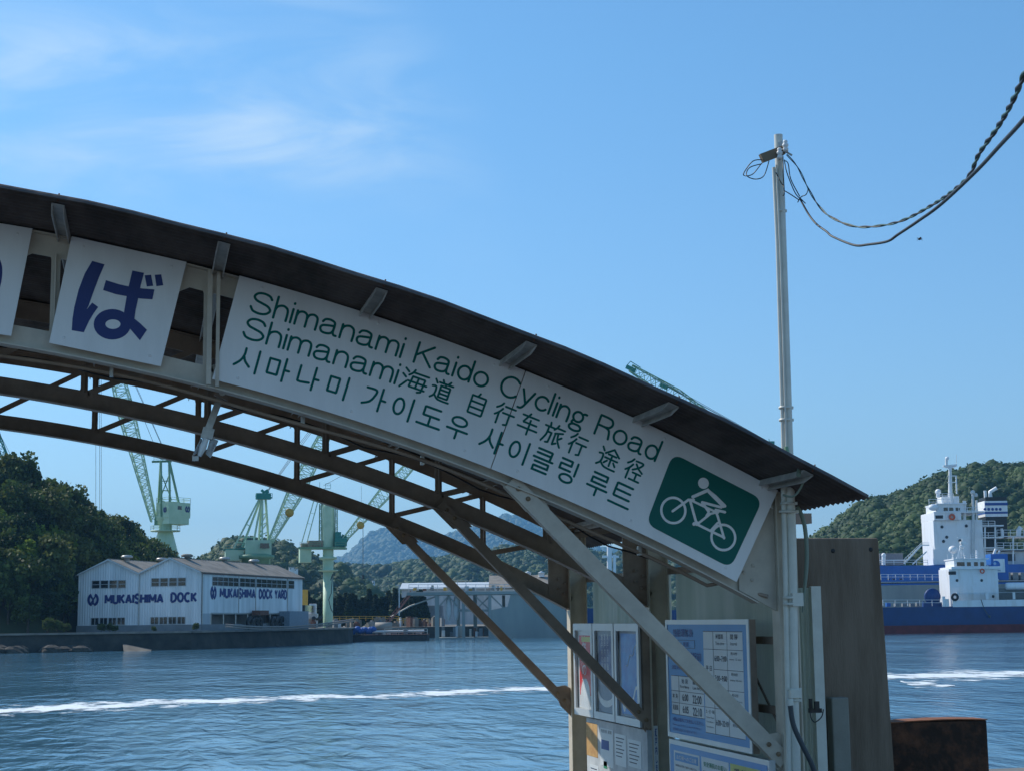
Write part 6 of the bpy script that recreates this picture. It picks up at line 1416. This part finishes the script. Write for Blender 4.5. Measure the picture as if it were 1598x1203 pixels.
for (x, y, xx, yy) in ((700, 929, 686, 945), (700, 929, 713, 945), (743, 950, 765, 929), (741, 929, 763, 950), (766, 929, 786, 948)): b.bar(km(x, y, 1), km(xx, yy, 1), .3, .3)
b.bar(km(715, 952, 1), km(765, 952, 1), .4, .5); b.build('cross_brace', M_GREYH, dk)
def clutter(par, seed, n, xr, yb_, hr, D, cols, names):
    rnd = random.Random(seed)
    for i in range(n):
        x = rnd.uniform(*xr); w_ = rnd.uniform(2.5, 7); h_ = rnd.uniform(*hr); kk = rnd.randrange(len(cols)); d = rnd.uniform(-2, 2)
        bx(par, names[kk], cols[kk], x-w_/2, yb_, x+w_/2, yb_-h_, d, d+1.5, .05, D)
clutter(dk, 3, 26, (645, 860), 921, (3, 9), DM, (M_WHITE2, M_RUSTY, M_DECK, M_GREYH, M_YELLOW), ('deck_box', 'rusty_frame', 'deck_locker', 'deck_cabinet', 'yellow_frame'))
bx(dk, 'deck_canopy', mat('cream_canopy', (.50, .45, .33), .7), 700, 906.5, 730, 904.5, -2, 3, .03, DM)
for x in (704, 714, 727): b = MB(); b.bar(km(x, 906), km(x, 921), .12, .12); b.build('canopy_post', M_WHITE2, dk)
clutter(dk, 4, 14, (690, 790), 993, (6, 20), DM, (M_WHITE2, M_DECK, M_DECK, M_RUSTY, M_GALV), ('crate', 'machine', 'tank', 'steel_frame', 'white_tank'))
b = MB()
for x in (700, 712): b.sphere(km(x, 948, 2), .9, 8, 6, (.8, .8, 3.2))
b.build('hanging_cover', M_WHITE2, dk)
# red gangway
gw = MB()
for o in (0, 1.6):
    gw.bar(km(600, 979, o), km(641, 927, o), .3, .4); gw.bar(km(600, 972, o), km(641, 921, o), .12, .12)
for i in range(12): t_ = i/11; gw.bar(km(600+41*t_, 979-52*t_, 0), km(600+41*t_, 979-52*t_, 1.6), .3, .06); gw.bar(km(600+41*t_, 979-52*t_, 0), km(600+41*t_, 972-51*t_, 0), .1, .1)
tag(gw.build('gangway', mat('faded_red_steel', (.34, .12, .085), .8, var=.25)), 'rusty red gangway slanting up to the floating dock deck', 'gangway')
gw = MB(); gw.tube([km(610, 962, 2), km(640, 945, 2), km(695, 925, 2)], .16, 6); tag(gw.build('access_pipe', M_GALV), 'thin grey pipe slanting up behind the red gangway', 'pipe')
b = MB(); b.bar(km(623, 960), km(623, 913), .25, .25); b.bar(km(618, 913), km(625, 912), .2, .15); tag(b.build('lamp_post', M_WHITE2), 'thin white lamp post at the head of the red gangway', 'lamp post')
# barge
DG = 330
bg_ = thing('work_barge', ground(605, DG, WATER), 'low dark work barge with white pipework moored left of the floating dock', 'barge')
bx(bg_, 'barge_hull', mat('dark_barge_paint', (.045, .04, .04), .8, var=.3), 541, 1002, 668, 990, -2.5, 5, .15, DG); bx(bg_, 'barge_rim', M_RUSTY, 540, 990.3, 669, 988.8, -2.7, 5.1, .03, DG)
b = MB(); kg = K(DG); b.tube([kg(572, 985.5), kg(662, 984)], .28, 8); b.build('long_pipe', M_WHITE2, bg_)
b = MB(); rail(b, [kg(600, 989, -2), kg(667, 989, -2)], 1.1, .05, 2.2); b.build('barge_rail', M_GALV, bg_)
b = MB(); rnd = random.Random(2)
for i in range(9): b.sphere(kg(550+i*4, 984.5-(i % 3)*1.5), .55, 8, 6, (rnd.uniform(.9, 1.5), 1, rnd.uniform(.8, 1.4)))
tag(b.build('tarpaulin_heap', M_TARP), 'crumpled bright blue tarpaulin heap on the barge', 'tarpaulin')
clutter(bg_, 9, 16, (545, 665), 990, (2, 9), DG+1, (M_DECK, M_RUSTY, M_GALV), ('deck_machine', 'scrap_frame', 'winch'))
b = MB(); b.lathe(kg(585, 978, 5), [(0, 0), (1.0, .1), (1.0, 3.5), (0, 3.6)], 12, tuple(R0)); b.build('tank', mat('grey_beige_tank', (.30, .28, .24), .7), bg_)
# yellow handrails, truck, white hut, far sheds
DY = 405; ky = K(DY)
b = MB(); rail(b, [ky(520, 968), ky(622, 968)], 1.1, .06, 1.5); rail(b, [ky(620, 972, -8), ky(668, 972, -8)], 1.2, .06, 1.5); tag(b.build('yellow_handrail', M_YELLOW), 'long yellow handrail along the quay behind the barge', 'railing')
b = MB(); b.span(ky(470, 956), ky(479, 920, 3)); tag(b.build('yellow_lift', M_YELLOW, bevel=.1), 'tall yellow machine right beside the warehouse end', 'machine')
b = MB(); b.span(ky(476, 968, -6), ky(489, 954, -3)); tk = b.build('white_tank', M_WHITE2, bevel=.25); tag(tk, 'rounded white tank at the foot of the green crane column', 'tank')
ex = thing('loader', ky(494, 964, -8), 'small white wheel loader with a framed cab beside the crane column', 'vehicle')
bx(ex, 'cab', M_WHITE, 489, 958, 499, 942, -8, -6, .1, DY); bx(ex, 'cab_window', M_GLASS, 491, 955, 497, 945, -8.1, -25.9, 0, DY)
bx(ex, 'body', M_WHITE2, 487, 964, 501, 957, -8.5, -5.5, .1, DY)
for x in (489.5, 498.5): b = MB(); b.lathe(at(x, 964.5, DY-8.8), [(0, 0), (.5, 0), (.55, .1), (.55, .4), (0, .4)], 12, tuple(FH)); b.build('wheel', M_BLACK, ex)
rnd = random.Random(17)
for i in range(56):
    x = rnd.uniform(478, 690); w_ = rnd.uniform(2, 7); h_ = rnd.uniform(3, 14); d = rnd.uniform(-20, 10); nm, m_, cc = rnd.choice((('steel_crate', M_RUSTY, 'crate'), ('white_drum', M_WHITE2, 'drum'), ('grey_machine', M_DECK, 'machine'), ('steel_stack', M_YARD, 'steel stack'), ('cream_box', M_CREAM_IN, 'box')))
    p_ = ground(x, DY+d, YARD); s_ = (DY+d)/F_PX
    b = MB()
    if 'drum' in nm: b.lathe(p_, [(w_*s_/2, 0), (w_*s_/2, h_*s_), (0, h_*s_+.1)], 10)
    else: b.box(p_+Vector((0, 0, h_*s_/2)), (w_*s_, 1.5, h_*s_), Matrix.Rotation(rnd.uniform(0, 1.5), 3, 'Z')); b.box(p_+Vector((0, 0, h_*s_+.15)), (w_*s_*.6, .8, .4), Matrix.Rotation(rnd.uniform(0, 1.5), 3, 'Z'))
    o = b.build(nm, m_); sx, sy = screen(p_)
    tag(o, '%s lying in the shipyard, %.1f%% across the photo' % (nm.replace('_', ' '), sx/15.98), cc, 'clutter in the shipyard')
# sheds behind the floating dock
def shed(x0, x1, yt, yb, D, roof_c, wall_c, label, gable=False, pk=None):
    t = thing('shed', ground((x0+x1)/2, D, YARD), label, 'building'); bx(t, 'wall', wall_c, x0, yb, x1, yt, 0, 18, 0, D)
    a, c = at(x0, yt, D), at(x1, yt, D); la, lb, z = a.dot(R0)-.6, c.dot(R0)+.6, a.z
    if gable:
        pkx = (la+lb)/2; zp = at(x0, pk, D).z
        for (l0, z0, l1, z1) in ((la, z, pkx, zp), (pkx, zp, lb, z)):
            b = MB(); b.add([ctr(l0, D-.8, z0), ctr(l1, D-.8, z1), ctr(l1, D+19, z1), ctr(l0, D+19, z0), ctr(l0, D-.8, z0-.25), ctr(l1, D-.8, z1-.25), ctr(l1, D+19, z1-.25), ctr(l0, D+19, z0-.25)], [(0, 1, 2, 3), (7, 6, 5, 4), (0, 4, 5, 1), (1, 5, 6, 2), (2, 6, 7, 3), (3, 7, 4, 0)]); b.build('roof_slope', roof_c, t)
        b = MB(); b.prism([ctr(la+.6, D, z), ctr(lb-.6, D, z), ctr(pkx, D, zp-.2)], tuple(FH*.2)); b.build('gable', wall_c, t)
    else:
        zp = at(x0, pk, D).z; b = MB(); b.add([ctr(la, D-.8, z), ctr(lb, D-.8, z), ctr(lb, D+10, zp), ctr(la, D+10, zp), ctr(lb, D+20, z), ctr(la, D+20, z), ctr(la, D-.8, z-.2), ctr(lb, D-.8, z-.2)], [(0, 1, 2, 3), (3, 2, 4, 5), (0, 6, 7, 1)]); b.build('roof', roof_c, t)
    return t
shed(627, 772, 918, 975, 470, mat('pale_blue_roof', (.50, .55, .58), .6), M_SIDING2, 'long low shed with a pale blue roof behind the floating dock', False, 908)
sg = shed(766, 905, 917, 975, 460, M_YROOF, M_WHITE2, 'grey gabled shed with two small roof vents behind the floating dock', False, 896)
for x in (824, 845): b = MB(); b.lathe(at(x, 897, 468), [(.9, -.5), (.9, .6), (1.1, .7), (0, 1.2)], 10); b.build('roof_vent', M_WHITE, sg)
b = MB(); bx(thing('grey_shed', ground(660, 440, YARD), 'low dark grey shed under the raised deck of the floating dock', 'building'), 'wall', M_FOUND, 628, 978, 690, 944, 0, 8, .05, 440)
for i, (x, y, D_, w_, h_) in enumerate(((539, 905, 900, 5, 5), (547, 910, 880, 7, 4), (533, 904, 920, 4, 3), (583, 909, 900, 4, 6), (455, 887, 700, 8, 4), (462, 889, 700, 6, 3), (812, 905, 900, 9, 3))):
    p_ = at(x, y, D_); s_ = D_/F_PX; t = thing('hillside_house', p_, 'tiny white house on the far green slope, %s from the left' % ('third fourth second fifth first sixth'.split()+['seventh'])[i] if False else ['small pale house left of the crane hook', 'wide white house below the crane hook rope', 'narrow white house at the slope foot beside the crane column', 'lone white tower house right of the crane hook', 'white block house above the warehouse roof end', 'low white annex beside the block house above the warehouse roof', 'wide white house on the slope above the dock sheds'][i], 'house', 'houses on the far slope')
    b = MB(); b.box(p_, (w_*s_, w_*s_*.8, h_*s_)); b.box(p_-Vector((0, 0, 8+h_*s_/2)), (w_*s_*.98, w_*s_*.78, 16)); b.build('wall', M_WHITE, t)
    b = MB(); b.box(p_+Vector((0, 0, h_*s_/2+.15)), (w_*s_*1.1, w_*s_*.9, .4)); b.build('roof', M_GREYH, t)
    b = MB(); b.box(p_-FH*(w_*s_*.4+.05)-R0*w_*s_*.15, (w_*s_*.3, .1, h_*s_*.35)); b.build('window', M_GLASS, t)

# ============================================================ haze: one closed box of air
hz = MB(); zt_ = 620; cs = [ctr(-4500, -80, 0), ctr(4500, -80, 0), ctr(4500, 9500, 0), ctr(-4500, 9500, 0)]
hz.prism([Vector((p.x, p.y, WATER-6)) for p in cs], (0, 0, zt_))
hm = bpy.data.materials.new('haze_air'); hm.use_nodes = True; N = hm.node_tree.nodes; N.remove(N['Principled BSDF']); v = N.new('ShaderNodeVolumePrincipled'); v.inputs['Color'].default_value = (.27, .62, 1, 1); v.inputs['Density'].default_value = HAZE; v.inputs['Anisotropy'].default_value = 0.2
hm.node_tree.links.new(v.outputs[0], N['Material Output'].inputs['Volume'])
h_ = hz.build('haze', hm); tag(h_, kind='stuff')
